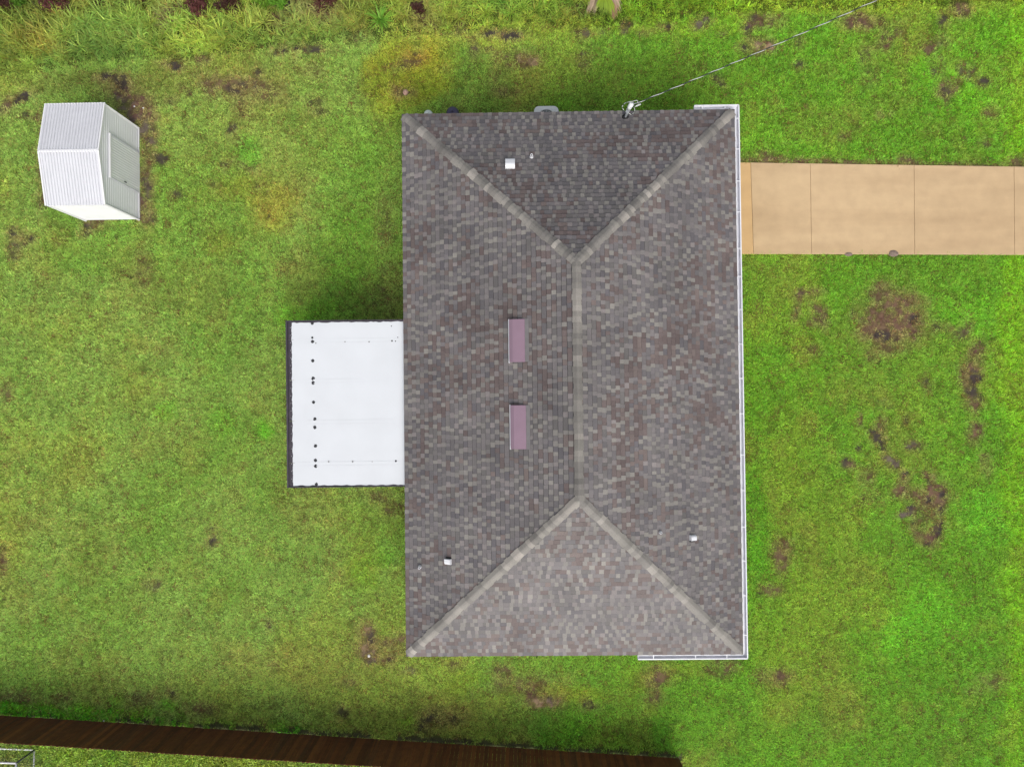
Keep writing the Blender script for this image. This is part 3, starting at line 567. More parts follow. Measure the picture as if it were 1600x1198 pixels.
# ------------------------------------------------------------------ patio cover
def pz(px): return 2.17 + (px - 449) / (640 - 449) * .16
pc = empty('patio_cover', U(540, 630, 0), label='flat patio cover with white coated panels and dark edges beside the house', cat='patio cover')
O = pc.location.copy()
def pp(px, py, dz=0): return U(px, py, pz(px) + dz) - O
def ytop(px): return 502.5 + (px - 449) / (628 - 449) * (500.5 - 502.5)
def ybot(px): return 760.5 + (px - 451) / (630 - 451) * (758.5 - 760.5)
def xl(py): return 449 + (py - 502) / (760 - 502) * 2.4
XR = 640
seams = [None, 530, 593, 657, 722, None]
rnd = random.Random(5)
def seam(k, px): 
    return ytop(px) if k == 0 else ybot(px) if k == 5 else seams[k] + (px - 540) * -.012
for k in range(5):
    m = MB(); g = .25
    a = [pp(xl(seam(k, 450)) + .5, seam(k, 450) + g, -.07), pp(xl(seam(k + 1, 450)) + .5, seam(k + 1, 450) - g, -.07), pp(XR, seam(k + 1, XR) - g, -.07), pp(XR, seam(k, XR) + g, -.07)]
    m.prism(a, [p + Vector((0, 0, .07)) for p in a]); pan = m.build('roof_panel', M_dark, pc)
    # white coating brushed over the panel, ragged where it stops short of the outer edges
    n = 40; L_ = []; lo_e = []; hi_e = []
    px0 = xl(seam(k, 450)) + 6.5
    m = MB()
    pys = np.linspace(seam(k, 450) + (1.9 if k == 0 else g), seam(k + 1, 450) - (1.6 if k == 4 else g), 26)
    edge = [pp(px0 + (py - pys[0]) * .0093 + rnd.uniform(-.35, .35) + .3 * math.sin(py * .4), py, .004) for py in pys]
    pxs = np.linspace(px0 + 4, 626, 44)
    bot = [pp(px, seam(k + 1, px) - (1.7 + rnd.uniform(-.5, .5) + (.5 * math.sin(px * .35)) if k == 4 else g), .004) for px in pxs] + [pp(XR - 1, seam(k + 1, XR) - g, .004)]
    top = [pp(px, seam(k, px) + (1.9 + rnd.uniform(-.5, .5) + .4 * math.sin(px * .3) if k == 0 else g), .004) for px in pxs] + [pp(XR - 1, seam(k, XR) + g, .004)]
    ring = edge + bot + top[::-1]
    m.prism([p - Vector((0, 0, .002)) for p in ring], [p + Vector((0, 0, .003)) for p in ring]); m.build('coating', M_coat, pan)
    if 0 < k:  # standing seam lap
        m = MB(); a, b_ = pp(px0 + 3, seam(k, px0 + 3), .006), pp(XR - 2, seam(k, XR - 2), .006); m.bar(a, b_, .05, .010)
        a, b_ = pp(px0 + 3, seam(k, px0) + 5, .008), pp(XR - 2, seam(k, XR - 2) + 5, .008); m.bar(a, b_, .02, .005); m.build('seam', M_coat, pc)
# edge channel with screws
m = MB(); m.bar(pp(xl(502) - .4, 501.2, -.03), pp(xl(760) - .4, 761.6, -.03), .055, .16); m.build('gutter_channel', M_dark, pc)
m = MB(); m.bar(pp(450, 501.8, -.03), pp(XR, ytop(XR) - .6, -.03), .03, .13); m.build('edge_trim', M_dark, pc)
m = MB(); m.bar(pp(452, 760.9, -.03), pp(XR, ybot(XR) + .3, -.03), .03, .13); m.build('edge_trim', M_dark, pc)
def disc(p, r, mtl, name, jit=.15, par=pc, h=.004):
    m = MB(); n = 12; ph = rnd.random() * 6
    ring = [p + Vector((math.cos(2 * math.pi * k / n) * r * (1 + jit * math.sin(2 * k + ph)), math.sin(2 * math.pi * k / n) * r * 1.1 * (1 + jit * math.cos(3 * k + ph)), 0)) for k in range(n)]
    m.prism(ring, [q + Vector((0, 0, h)) for q in ring]); m.build(name, mtl, par)
for px, py, r in ((488, 505, 2.2), (488, 527.5, 1.6), (488.5, 533.5, 2.4), (488.8, 563.5, 2.3), (489.3, 591.2, 2.5), (489.3, 598, 2.4), (490, 628.3, 2.2), (492, 654.5, 2.3), (492, 667.5, 2.4), (493, 696.4, 2.3), (493, 719, 2.3), (493.3, 728, 2.4), (494.5, 756.5, 2.3)):
    disc(pp(px, py, .0075), r * .0225, M_spot, 'bare_spot')
for px, py, r in ((493.5, 536, 1.1), (539, 534, 1), (576.7, 534, 1.2), (612.5, 532.5, 1.3), (618, 533, .9), (621.5, 527, .8), (611.5, 509.5, .8), (513.5, 721, 1.2), (551, 721, 1.3), (581.5, 721, .7), (618.5, 720, 1.6)):
    disc(pp(px, py, .0175 if abs(py - 722) < 2 else .0085), r * .0203, M_spotl if px < 610 else M_spot, 'screw_head')
for k in range(21):
    py = 512 + k * 11.8; disc(pp(xl(py) + 4.6, py, .0015), .008, M_white, 'edge_screw', 0)
for py in (508, 630, 754):
    m = MB(); a = pp(453, py); m.box((a.x - .04, a.y - .04, 0), (a.x + .04, a.y + .04, a.z - .11)); m.build('post', M_white, pc)
m = MB(); a, c_ = U(458, 505, 0) - O, U(634, 756, 0) - O; m.box((a.x, c_.y, .02), (c_.x, a.y, .06)); m.build('floor_slab', M_pad, pc)

# ------------------------------------------------------------------ driveway
dw = empty('driveway', U(1300, 325, 0), label='tan concrete driveway of jointed slabs leading right from the house', kind='structure'); DO = dw.location.copy()
def dtop(px): return 254.3 + (px - 1160) / 440 * 6.7
def dbot(px): return 397.0 + (px - 1160) / 440 * 1.4
bounds = [1138, 1172.5, 1265.5, 1427.5, 1583.5, 1745, 1905]
lean = [0, 4.5, 2.0, 1.0, 1.0, 1.0, 1.0]
for k in range(len(bounds) - 1):
    g = .15; l, r = bounds[k], bounds[k + 1]; ll, lr = lean[k], lean[k + 1]
    ring = [U(l + g, dtop(l)), U(l + ll + g, dbot(l)), U(r + lr - g, dbot(r)), U(r - g, dtop(r))]
    ring = [p - DO for p in ring]; zt = .035 - (0.004 if k == 0 else 0)
    m = MB(); cen = sum(ring, Vector()) / 4; inn = [p + (cen - p).normalized() * .012 for p in ring]
    m.v = [tuple(p + Vector((0, 0, -.06))) for p in ring] + [tuple(p + Vector((0, 0, zt - .008))) for p in ring] + [tuple(p + Vector((0, 0, zt))) for p in inn]
    m.face((3, 2, 1, 0)); m.face((8, 9, 10, 11))
    for i in range(4):
        j = (i + 1) % 4; m.face((i, j, 4 + j, 4 + i)); m.face((4 + i, 4 + j, 8 + j, 8 + i))
    m.build('concrete_slab', M_conc_o if k == 0 else M_conc, dw)
m = MB(); ring = [U(1139, dtop(1139) + 1) - DO, U(1139, dbot(1139) - 1) - DO, U(1904, dbot(1904) - 1) - DO, U(1904, dtop(1904) + 1) - DO]
m.prism([p + Vector((0, 0, -.05)) for p in ring], [p + Vector((0, 0, .012)) for p in ring]); m.build('joint_bed', M_joint, dw)

# ------------------------------------------------------------------ shed
SX, SY, SR = -14.501, 7.854, 0.014; SD, SWD, SE_, SRG = 1.914, 3.296, 2.114, 2.458
shed = empty('shed', (SX, SY, 0), SR, label='small white corrugated metal garden shed with gable roof and sliding door', cat='shed')
def ribs(u0, u1, pitch, depth, f=.5):
    """trapezoid rib profile: list of (u, offset)"""
    n = max(1, round((u1 - u0) / pitch)); p = (u1 - u0) / n; out = []
    for k in range(n):
        a = u0 + k * p; out += [(a, 0), (a + p * (1 - f) * .7, 0), (a + p * (1 - f), depth), (a + p * .85, depth)]
    return out + [(u1, 0)]
def sheet(prof, bot, top, th=.004):
    """prof over (u, d); bot(u,d)/top(u,d) give points; a thin closed ribbed sheet"""
    m = MB(); 
    for (a, da), (b_, db) in zip(prof[:-1], prof[1:]):
        p = [bot(a, da), bot(b_, db), top(b_, db), top(a, da)]; q = [bot(a, da - th), bot(b_, db - th), top(b_, db - th), top(a, da - th)]
        m.prism(q, p)
    return m
hd_, hw = SD / 2, SWD / 2
gz = lambda y: SE_ + (SRG - SE_) * (1 - abs(y) / hw) - .03
# walls of horizontal lap ribs: the sheet profile runs up the wall, the gable narrows with height
def half(z): return (hw - .015) if z <= SE_ - .03 else max(.01, (hw - .015) * (SRG - .03 - z) / (SRG - SE_))
prof = ribs(.03, SRG - .04, .107, .009)
m = sheet(prof, lambda u_, d_: Vector((hd_ - .02 + d_, half(u_), u_)), lambda u_, d_: Vector((hd_ - .02 + d_, -half(u_), u_))); m.build('wall', M_shed_lit, shed)
m = sheet(prof, lambda u_, d_: Vector((-hd_ + .02 - d_, -half(u_), u_)), lambda u_, d_: Vector((-hd_ + .02 - d_, half(u_), u_))); m.build('wall', M_shed_lit, shed)
prof = ribs(.03, SE_ - .02, .107, .009)
for sg in (1, -1):
    m = sheet(prof, lambda u_, d_: Vector((sg * (-hd_ + .03), sg * (hw - .02 + d_), u_)), lambda u_, d_: Vector((sg * (hd_ - .03), sg * (hw - .02 + d_), u_))); m.build('wall', M_shed_lit, shed)
prof = ribs(-hd_, hd_, .0957, .034, .50)
for sg in (1, -1):
    nrm = Vector((0, sg * (SRG - SE_), hw)).normalized()
    m = sheet(prof, lambda u_, d_: Vector((-sg * u_, sg * (hw + .02), SE_ - .008)) + nrm * d_, lambda u_, d_: Vector((-sg * u_, sg * .004, SRG)) + nrm * d_); m.build('roof_panel', M_shed, shed)
m = MB(); m.prism([(-hd_ - .01, -.05, SRG + .012), (hd_ + .01, -.05, SRG + .012), (hd_ + .01, .05, SRG + .012), (-hd_ - .01, .05, SRG + .012)], [(-hd_ - .01, -.02, SRG + .024), (hd_ + .01, -.02, SRG + .024), (hd_ + .01, .02, SRG + .024), (-hd_ - .01, .02, SRG + .024)]); m.build('ridge_strip', M_trim, shed)
for sx in (1, -1):
    for sy in (1, -1):
        m = MB(); m.bar((sx * (hd_ + .012), sy * (hw + .02), SE_), (sx * (hd_ + .012), 0.003 * sy, SRG + .008), .045, .06); m.build('gable_trim', M_trim, shed)
        m = MB(); m.bar((sx * (hd_ - .006), sy * (hw - .006), .0), (sx * (hd_ - .006), sy * (hw - .006), SE_ - .035), .05, .05); m.build('corner_trim', M_trim, shed)
for sy in (1, -1):
    m = MB(); m.bar((-hd_ + .04, sy * (hw + .022), SE_ - .02), (hd_ - .04, sy * (hw + .022), SE_ - .02), .03, .05); m.build('eave_trim', M_trim, shed)
m = MB(); m.bar((hd_ + .01, -hw + .04, .03), (hd_ + .01, hw - .04, .03), .03, .06); m.build('base_rail', M_trim, shed)
dy0, dy1 = -.66, .72
prof = ribs(dy0, dy1, .086, .010)
door = sheet(prof, lambda u_, d_: Vector((hd_ + .018 + d_, u_, .065)), lambda u_, d_: Vector((hd_ + .018 + d_, u_, 1.80))).build('door', M_shed_lit, shed)
m = MB(); m.box((hd_ + .03, dy0 + .06, .90), (hd_ + .06, dy0 + .09, 1.02)); m.build('handle', M_penpost, door)
m = MB(); m.box((hd_ + .002, dy0 - .03, 1.81), (hd_ + .06, dy1 + .05, 1.88)); m.build('door_rail', M_trim, shed)
for yy in (dy0 - .02, dy1 + .02):
    m = MB(); m.box((hd_ + .012, yy - .016, .065), (hd_ + .036, yy + .016, 1.805)); m.build('door_jamb', M_white_in, shed)

# ------------------------------------------------------------------ fence
fa, fb = U(-70, fence_y(-70)), U(1062, fence_y(1062)); fd = (fb - fa); fl_ = fd.length; fd.normalize()
fence = empty('fence', fa, math.atan2(fd.y, fd.x), label='long dark brown wooden picket fence along the foot of the lawn', cat='fence')
pw = .140; n = int(fl_ / (pw + .004)); FH = 1.83
WOODS = [(82, 50, 30), (88, 54, 32), (76, 47, 30), (94, 58, 32), (76, 52, 36), (88, 50, 28), (112, 70, 38)]
rnd = random.Random(9)
for k in range(n):
    x = k * (pw + .004); h = FH + rnd.uniform(-.012, .012); t = .018; off = rnd.uniform(-.003, .003); z0 = .03
    sil = [(0, z0), (pw, z0), (pw, h - .035), (pw - .035, h), (.035, h), (0, h - .035)]
    m = MB(); fq = rnd.uniform(.9, 1.1); m.cur = alb(*[v * fq for v in soften(rnd.choice(WOODS), .6, (86, 54, 30))], .9)
    m.prism([(x + a, off, z) for a, z in sil], [(x + a, off + t, z) for a, z in sil]); 
    m.f = [tuple(reversed(f)) for f in m.f]
    m.build('picket', M_wood, fence, color=True)
for z in (.3, .95, 1.55):
    m = MB(); m.cur = alb(56, 40, 26, .8); m.box((0, -.044, z), (fl_ - .02, -.006, z + .085)); m.build('rail', M_wood, fence, color=True)
k = 0
while k * 2.44 < fl_:
    m = MB(); m.cur = alb(52, 38, 26, .8); x = min(k * 2.44 + .06, fl_ - .12); m.box((x, -.14, -.02), (x + .09, -.05, 1.45)); m.build('post', M_wood, fence, color=True); k += 1

# ------------------------------------------------------------------ wire pen in the neighbouring plot
c = U(55, 1170); pen = empty('pen', c, R(-1.6), label='white tube framed wire pen behind the fence at the corner', cat='pen')
PW, PL, PH = 2.2, 1.9, .94
for z, r, nm in ((.03, .034, 'base_rail'), (PH, .034, 'top_rail')):
    for a, b_ in (((0, 0), (-PW, 0)), ((0, 0), (0, -PL)), ((-PW, 0), (-PW, -PL)), ((0, -PL), (-PW, -PL))):
        m = MB(); m.tube([(*a, z), (*b_, z)], r, 8); m.build(nm, M_white, pen, smooth=True)
for a in ((0, 0), (-PW, 0), (0, -PL), (-PW, -PL)):
    m = MB(); m.tube([(*a, 0), (*a, PH)], .026, 8); m.build('post', M_penpost, pen, smooth=True)
for a, b_ in (((0, 0), (-PW, 0)), ((0, 0), (0, -PL))):
    m = MB(); A = Vector((*a, 0)); B = Vector((*b_, 0)); L_ = (B - A).length
    k = 0.06
    while k < L_: p = A + (B - A) * (k / L_); m.tube([p + Vector((0, 0, .03)), p + Vector((0, 0, PH - .03))], .0022, 3, False); k += .1
    z = .06
    while z < PH - .02: m.tube([A + Vector((0, 0, z)), B + Vector((0, 0, z))], .0022, 3, False); z += .1
    m.build('wire_mesh', M_net, pen)

# ------------------------------------------------------------------ machines by the rear wall
ac = empty('air_conditioner', U(853.5, 183, 0), HR, label='light grey air conditioning unit with round fan grille half under the eave', cat='air conditioner')
def rrect(w, d, r, z, n=5):
    out = []
    for cx, cy, a0 in ((w / 2 - r, d / 2 - r, 0), (-w / 2 + r, d / 2 - r, 90), (-w / 2 + r, -d / 2 + r, 180), (w / 2 - r, -d / 2 + r, 270)):
        for k in range(n + 1): a = R(a0 + 90 * k / n); out.append(Vector((cx + r * math.cos(a), cy + r * math.sin(a), z)))
    return out
off = U(853.5, 166, .84) - ac.location; D = .84
cy = off.y - D / 2
def sh(l, dz=0): return [p + Vector((off.x, cy, dz)) for p in l]
m = MB(); m.prism(sh(rrect(.98, .98, .03, .0)), sh(rrect(.98, .98, .03, .075))); m.build('pad', M_pad, ac)
m = MB(); m.prism(sh(rrect(.82, .82, .16, .08)), sh(rrect(.82, .82, .16, .79))); m.build('casing', M_acs, ac)
m = MB()                                                 # top cover with a round opening
n = 24; o_ = sh(rrect(D, D, .17, .84)); o2 = sh(rrect(D, D, .17, .795)); inn = [Vector((off.x + .31 * math.cos(2 * math.pi * k / n + R(0)), cy + .31 * math.sin(2 * math.pi * k / n), .84)) for k in range(n)]; in2 = [p - Vector((0, 0, .04)) for p in inn]
m.v = [tuple(p) for p in o_ + inn + o2 + in2]
for k in range(n): j = (k + 1) % n; m.face((k, j, n + j, n + k)); m.face((2 * n + k, 2 * n + j, j, k)); m.face((n + k, n + j, 3 * n + j, 3 * n + k))
m.build('top_cover', M_acs, ac)
m = MB(); m.lathe([(.305, .792), (.305, .80)], (off.x, cy, 0), 24); m.build('fan_well', M_acg, ac)
m = MB()
for rr in (.06, .11, .16, .21, .26, .30): m.tube([Vector((off.x + rr * math.cos(2 * math.pi * k / 28), cy + rr * math.sin(2 * math.pi * k / 28), .825)) for k in range(29)], .005, 5, False)
for k in range(8): a = R(45 * k + 90); m.tube([(off.x, cy, .827), (off.x + .31 * math.cos(a), cy + .31 * math.sin(a), .827)], .006, 5)
m.build('fan_grille', M_acs, ac)
def tank(px, py, r, h, mt_, name, label, cat):
    o = empty(name, U(px, py, h) * Vector((1, 1, 0)) if False else Vector((*U(px, py, h).xy, 0)), label=label, cat=cat)
    m = MB(); m.lathe([(r * .92, 0), (r, .04), (r, h * .80)], (0, 0, 0), 20); m.build('body', mt_, o, smooth=True)
    m = MB(); m.lathe([(r * 1.03, h * .80), (r * 1.03, h * .84), (r * .9, h * .93), (r * .55, h * .985), (.03, h)], (0, 0, 0), 20); m.build('lid', mt_, o, smooth=True)
    m = MB(); m.lathe([(.03, h - .01), (.03, h + .05), (.02, h + .06)], (0, 0, 0), 10); m.build('cap', mt_, o)
tank(706.5, 174.0, .215, 1.05, M_navy, 'water_tank', 'round navy blue water tank half under the eave', 'tank')
tank(668.5, 177.0, .155, .9, M_tankw, 'treatment_tank', 'small round pale tank under the eave by the roof corner', 'tank')

# ------------------------------------------------------------------ stones
def stone(px, py, rx, ry, h, mt_, label, seed, group=None, cat='stone', name='stone'):
    r_ = random.Random(seed); c = U(px, py); m = MB(); n = 11
    rings = []
    for z, k in ((-.02, .9), (.25, 1.0), (.7, .82), (.95, .5), (1.0, .15)):
        rings.append([(rx * k * math.cos(2 * math.pi * i / n) * r_.uniform(.86, 1.12), ry * k * math.sin(2 * math.pi * i / n) * r_.uniform(.86, 1.12), z * h) for i in range(n)])
    for q in rings: m.v += q
    for a in range(4):
        for i in range(n): j = (i + 1) % n; m.face((a * n + i, a * n + j, (a + 1) * n + j, (a + 1) * n + i))
    m.face(range(4 * n, 5 * n))
    o = m.build(name, mt_, None, smooth=False); o.location = c; return tag(o, label, cat, group)
stone(1395.5, 396.3, .19, .12, .075, M_stone, 'larger grey brown stone on the lower edge of the driveway', 3)
stone(1325.5, 397.3, .15, .075, .06, M_stone, 'smaller grey green stone half sunk at the lower edge of the driveway', 4)
stone(633.8, 145, .10, .11, .10, M_stonep, 'pale pinkish stone in a dark soil hollow on the yellow grass', 5)
stone(576.5, 1024, .05, .06, .05, M_pebble, 'white pebble on the straw patch left of the roof corner', 6)
stone(210, 166.5, .03, .03, .03, M_pebble, 'tiny white pebble in the soil above the shed door wall, nearer the shed', 8)
stone(224, 169, .03, .03, .03, M_pebble, 'tiny white pebble in the soil above the shed door wall, further from the shed', 9)
stone(162.5, 1125.4, .035, .03, .03, M_pebble, 'tiny white pebble at the foot of the dark fence', 10)
# ------------------------------------------------------------------ grass
def leaf_mat(name, transl=0.35, rough=0.55, var=0.22, hue=0.02, inst=True, color=None):
    """colour comes from the plant's place on the plot; each clump and blade varies a little"""
    m = bpy.data.materials.new(name); m.use_nodes = True; t = m.node_tree; N = t.nodes; L = t.links
    p = N['Principled BSDF']; p.inputs['Roughness'].default_value = rough; p.inputs['Specular IOR Level'].default_value = 0.25
    if inst:
        a = N.new('ShaderNodeAttribute'); a.attribute_type = 'INSTANCER'; a.attribute_name = 'gcol'; src = a.outputs['Color']
    else:
        r_ = N.new('ShaderNodeRGB'); r_.outputs[0].default_value = (*color, 1); src = r_.outputs[0]
    b_ = N.new('ShaderNodeAttribute'); b_.attribute_name = 'col'
    mx = N.new('ShaderNodeMix'); mx.data_type = 'RGBA'; mx.blend_type = 'MULTIPLY'; mx.inputs[0].default_value = 1
    L.new(src, mx.inputs[6]); L.new(b_.outputs['Color'], mx.inputs[7])
    h = N.new('ShaderNodeHueSaturation'); oi = N.new('ShaderNodeObjectInfo')
    r1 = N.new('ShaderNodeMapRange'); r1.inputs[3].default_value = 0.5 - hue; r1.inputs[4].default_value = 0.5 + hue * .8; L.new(oi.outputs['Random'], r1.inputs[0])
    wn = N.new('ShaderNodeTexWhiteNoise'); wn.noise_dimensions = '1D'; L.new(oi.outputs['Random'], wn.inputs['W'])
    r2 = N.new('ShaderNodeMapRange'); r2.inputs[3].default_value = 1 - var; r2.inputs[4].default_value = 1 + var; L.new(wn.outputs['Value'], r2.inputs[0])
    L.new(mx.outputs[2], h.inputs['Color']); L.new(r1.outputs[0], h.inputs['Hue']); L.new(r2.outputs[0], h.inputs['Value'])
    L.new(h.outputs[0], p.inputs['Base Color'])
    tr = N.new('ShaderNodeBsdfTranslucent'); L.new(h.outputs[0], tr.inputs[0]); ms = N.new('ShaderNodeMixShader'); ms.inputs[0].default_value = transl
    L.new(p.outputs[0], ms.inputs[1]); L.new(tr.outputs[0], ms.inputs[2]); L.new(ms.outputs[0], N['Material Output'].inputs[0])
    return m
def blade(m, base, az, ln, w, lean0, lean1, seg, droop=0.0):
    """one grass blade bending from lean0 (from vertical) to lean1 along its length"""
    p = Vector(base); d2 = Vector((math.cos(az), math.sin(az), 0)); sd = Vector((-d2.y, d2.x, 0)); rows = []
    for k in range(seg + 1):
        t = k / seg; wk = w * (1 - t ** 1.6) * .5 + .0004; rows.append((p - sd * wk, p + sd * wk, p))
        a = lean0 + (lean1 - lean0) * t; p = p + (d2 * math.sin(a) + Vector((0, 0, math.cos(a)))) * (ln / seg)
    for k in range(seg):
        a, b_ = rows[k], rows[k + 1]
        if k == seg - 1: m.poly([a[0], a[1], b_[2]])
        else: m.poly([a[0], a[1], b_[1], b_[0]])
def tuft(name, mtl, seed, n, l0, l1, w0, w1, spread, la, lb, ea, eb, seg, dead=.12):
    r_ = random.Random(seed); m = MB()
    for k in range(n):
        az = r_.uniform(0, 6.283); rr = spread * math.sqrt(r_.random()); f = r_.uniform(.55, 1.45)
        m.cur = (f, f, f) if r_.random() > dead else (f * 1.35, f * .86, f * 1.1)
        a0 = r_.uniform(la, lb)
        blade(m, (rr * math.cos(az + r_.uniform(-.8, .8)), rr * math.sin(az + r_.uniform(-.8, .8)), -.01), az + r_.uniform(-.5, .5), r_.uniform(l0, l1), r_.uniform(w0, w1), a0, a0 + r_.uniform(ea, eb), seg)
    return bpy.data.objects.new(name, m.mesh(name, mtl, color=True))
def scatter(name, tufts, X, Y, Z, col, scl, label, seed):
    n = len(X); r_ = np.random.default_rng(seed)
    me = bpy.data.meshes.new(name); me.vertices.add(n); me.vertices.foreach_set('co', np.stack([X, Y, Z], -1).astype(np.float32).ravel())
    a = me.attributes.new('gcol', 'FLOAT_COLOR', 'POINT'); a.data.foreach_set('color', np.concatenate([col, np.ones((n, 1))], 1).astype(np.float32).ravel())
    a = me.attributes.new('scl', 'FLOAT', 'POINT'); a.data.foreach_set('value', scl.astype(np.float32))
    a = me.attributes.new('rot', 'FLOAT_VECTOR', 'POINT'); rv = np.zeros((n, 3)); rv[:, 2] = r_.uniform(0, 6.283, n); rv[:, :2] = r_.normal(0, .12, (n, 2)); a.data.foreach_set('vector', rv.astype(np.float32).ravel())
    a = me.attributes.new('pick', 'INT', 'POINT'); a.data.foreach_set('value', r_.integers(0, len(tufts), n).astype(np.int32))
    me.update()
    o = bpy.data.objects.new(name, me); COL.objects.link(o); tag(o, label, None, None, 'stuff')
    c = bpy.data.collections.new(name + '_clumps')
    for t in tufts: c.objects.link(t)
    ng = bpy.data.node_groups.new(name, 'GeometryNodeTree'); ng.interface.new_socket('Geometry', in_out='INPUT', socket_type='NodeSocketGeometry'); ng.interface.new_socket('Geometry', in_out='OUTPUT', socket_type='NodeSocketGeometry')
    N = ng.nodes; L = ng.links; i = N.new('NodeGroupInput'); ou = N.new('NodeGroupOutput'); ip = N.new('GeometryNodeInstanceOnPoints'); ci = N.new('GeometryNodeCollectionInfo')
    ci.inputs['Collection'].default_value = c; ci.inputs['Separate Children'].default_value = True; ci.inputs['Reset Children'].default_value = True
    def at(nm, ty):
        q = N.new('GeometryNodeInputNamedAttribute'); q.data_type = ty; q.inputs['Name'].default_value = nm; return q.outputs['Attribute']
    mp = N.new('GeometryNodeMeshToPoints'); L.new(i.outputs[0], mp.inputs['Mesh']); L.new(mp.outputs[0], ip.inputs['Points']); L.new(ci.outputs[0], ip.inputs['Instance'])
    ip.inputs['Pick Instance'].default_value = True; L.new(at('pick', 'INT'), ip.inputs['Instance Index']); L.new(at('rot', 'FLOAT_VECTOR'), ip.inputs['Rotation']); L.new(at('scl', 'FLOAT'), ip.inputs['Scale'])
    L.new(ip.outputs[0], ou.inputs[0])
    md = o.modifiers.new('scatter', 'NODES'); md.node_group = ng
    return o
def blocked(X, Y, margin=0.0):
    """True where something stands: house walls, slabs, driveway, shed, tanks"""
    def rect(cx, cy, rot, w, d):
        c, s_ = math.cos(-rot), math.sin(-rot); x = (X - cx) * c - (Y - cy) * s_; y = (X - cx) * s_ + (Y - cy) * c
        return (np.abs(x) < w / 2 + margin) & (np.abs(y) < d / 2 + margin)
    b_ = rect(HX, HY, HR, HW - 2 * ov, HL - 2 * ov) | rect(SX, SY, SR, SD - .06, SWD - .06)
    px, py = to_px(X, Y)
    b_ |= (px > 1136) & (py > dtop(px) + 1.2) & (py < dbot(px) - 1.2)
    b_ |= (px > 456) & (px < 640) & (py > 503) & (py < 758)
    b_ |= (np.hypot(X - ac.location.x - off.x, Y - ac.location.y - cy) < .5)
    fy = fence_y(px); b_ |= (np.abs(py - fy - 1) < 2.2) & (px < 1063)
    return b_
def points(n, seed, lo=(-19.9, -15.0), hi=(19.9, 15.2)):
    r_ = np.random.default_rng(seed); X = r_.uniform(lo[0], hi[0], n); Y = r_.uniform(lo[1], hi[1], n)
    k = ~blocked(X, Y); X, Y = X[k], Y[k]
    # nothing of the lawn is in view under the middle of the roof: leave that strip bare
    return X, Y, r_
LIFT = 2.3
M_lawn = leaf_mat('lawn_blades', .28, .5, .26, .016)
lt = [tuft('lawn_tuft', M_lawn, 100 + i, 11, .06, .12, .009, .016, .07, .85, 1.38, .05, .4, 2) for i in range(6)]
X, Y, r_ = points(265000, 1)
c, bare, soil, tall, px, py = ground_map(X, Y)
beyond = (py > fence_y(px) + 2) & (px < 1062)
keep = (r_.random(len(X)) > bare * np.where(soil[:, 0] > .13, .55, .93)) & (r_.random(len(X)) > tall * .75) & ~(beyond & (r_.random(len(X)) < .4))
n3_ = r_.random(len(X)); straw = n3_ < .035 + .25 * sstep(.05, .5, bare) + .10 * sstep(.5, .7, fbm(X, Y, .5, 3, 201))
c2 = c * LIFT * KALB * r_.uniform(.74, 1.26, (len(X), 1))
c2[straw] = np.array(lin((146, 112, 66))) * KALB * r_.uniform(.6, 1.1, (int(straw.sum()), 1))
th = (bare > .25) & (r_.random(len(X)) < bare); c2[th] = soil[th] * KALB * r_.uniform(.75, 1.45, (int(th.sum()), 1))
scatter('lawn_grass', lt, X[keep], Y[keep], np.zeros(keep.sum()), c2[keep], r_.uniform(.65, 1.2, keep.sum()) * (1 - .45 * bare[keep]), 'short mown green grass blades of the lawn', 11)

M_tall = leaf_mat('rough_grass_blades', .35, .5, .22, .03)
tt = [tuft('rough_tuft', M_tall, 200 + i, 15, .30, .62, .020, .034, .10, .35, .95, .5, 1.2, 5, .1) for i in range(6)]
X, Y, r_ = points(7600, 2, (-19.9, 10.0), (19.9, 15.2))
c, bare, soil, tall, px, py = ground_map(X, Y)
brown = bare * r_.random(len(X)) > .35
keep = (r_.random(len(X)) < tall * 1.1) & ((r_.random(len(X)) > bare * .75))
c2 = c * 2.2 * KALB * r_.uniform(.75, 1.25, (len(X), 1)); c2[:, 0] *= 0.97; 
c2[brown] = soil[brown] * KALB * r_.uniform(.7, 1.3, (int(brown.sum()), 1))
keep &= np.hypot(px - 596, py - 36) > 26; keep &= np.hypot(px - 938, py + 8) > 24
dl = fbm(X, Y, 1.1, 3, 301); c2 *= (.62 + .76 * dl)[:, None]
edge_s = np.clip(.42 + (tall_line(px) - py) / 46, .42, 1.0) * np.interp(px, [0, 700, 1000, 1300], [1, .95, .75, .6])
scatter('rough_grass', tt, X[keep], Y[keep], np.zeros(keep.sum()), c2[keep], (r_.uniform(.65, 1.15, len(X)) * edge_s)[keep], 'long unmown yellow green grass along the top edge of the plot', 12)

M_weed = leaf_mat('weed_leaves', .35, .45, .28, .03)
wt = [tuft('weed_tuft', M_weed, 300 + i, 12, .07, .16, .022, .045, .09, .6, 1.2, .1, .7, 3, .08) for i in range(5)]
X, Y, r_ = points(24000, 3, (-19.9, -15.0), (8.0, -11.5))
c, bare, soil, tall, px, py = ground_map(X, Y)
keep = (py > fence_y(px) + 2) & (px < 1058) & (fbm(X, Y, .35, 3, 401) > .36)
c2 = c * 1.9 * KALB * r_.uniform(.5, 1.35, (len(X), 1))
scatter('weeds', wt, X[keep], Y[keep], np.zeros(keep.sum()), c2[keep], r_.uniform(.6, 1.25, keep.sum()), 'low leafy weeds in the plot behind the fence', 13)
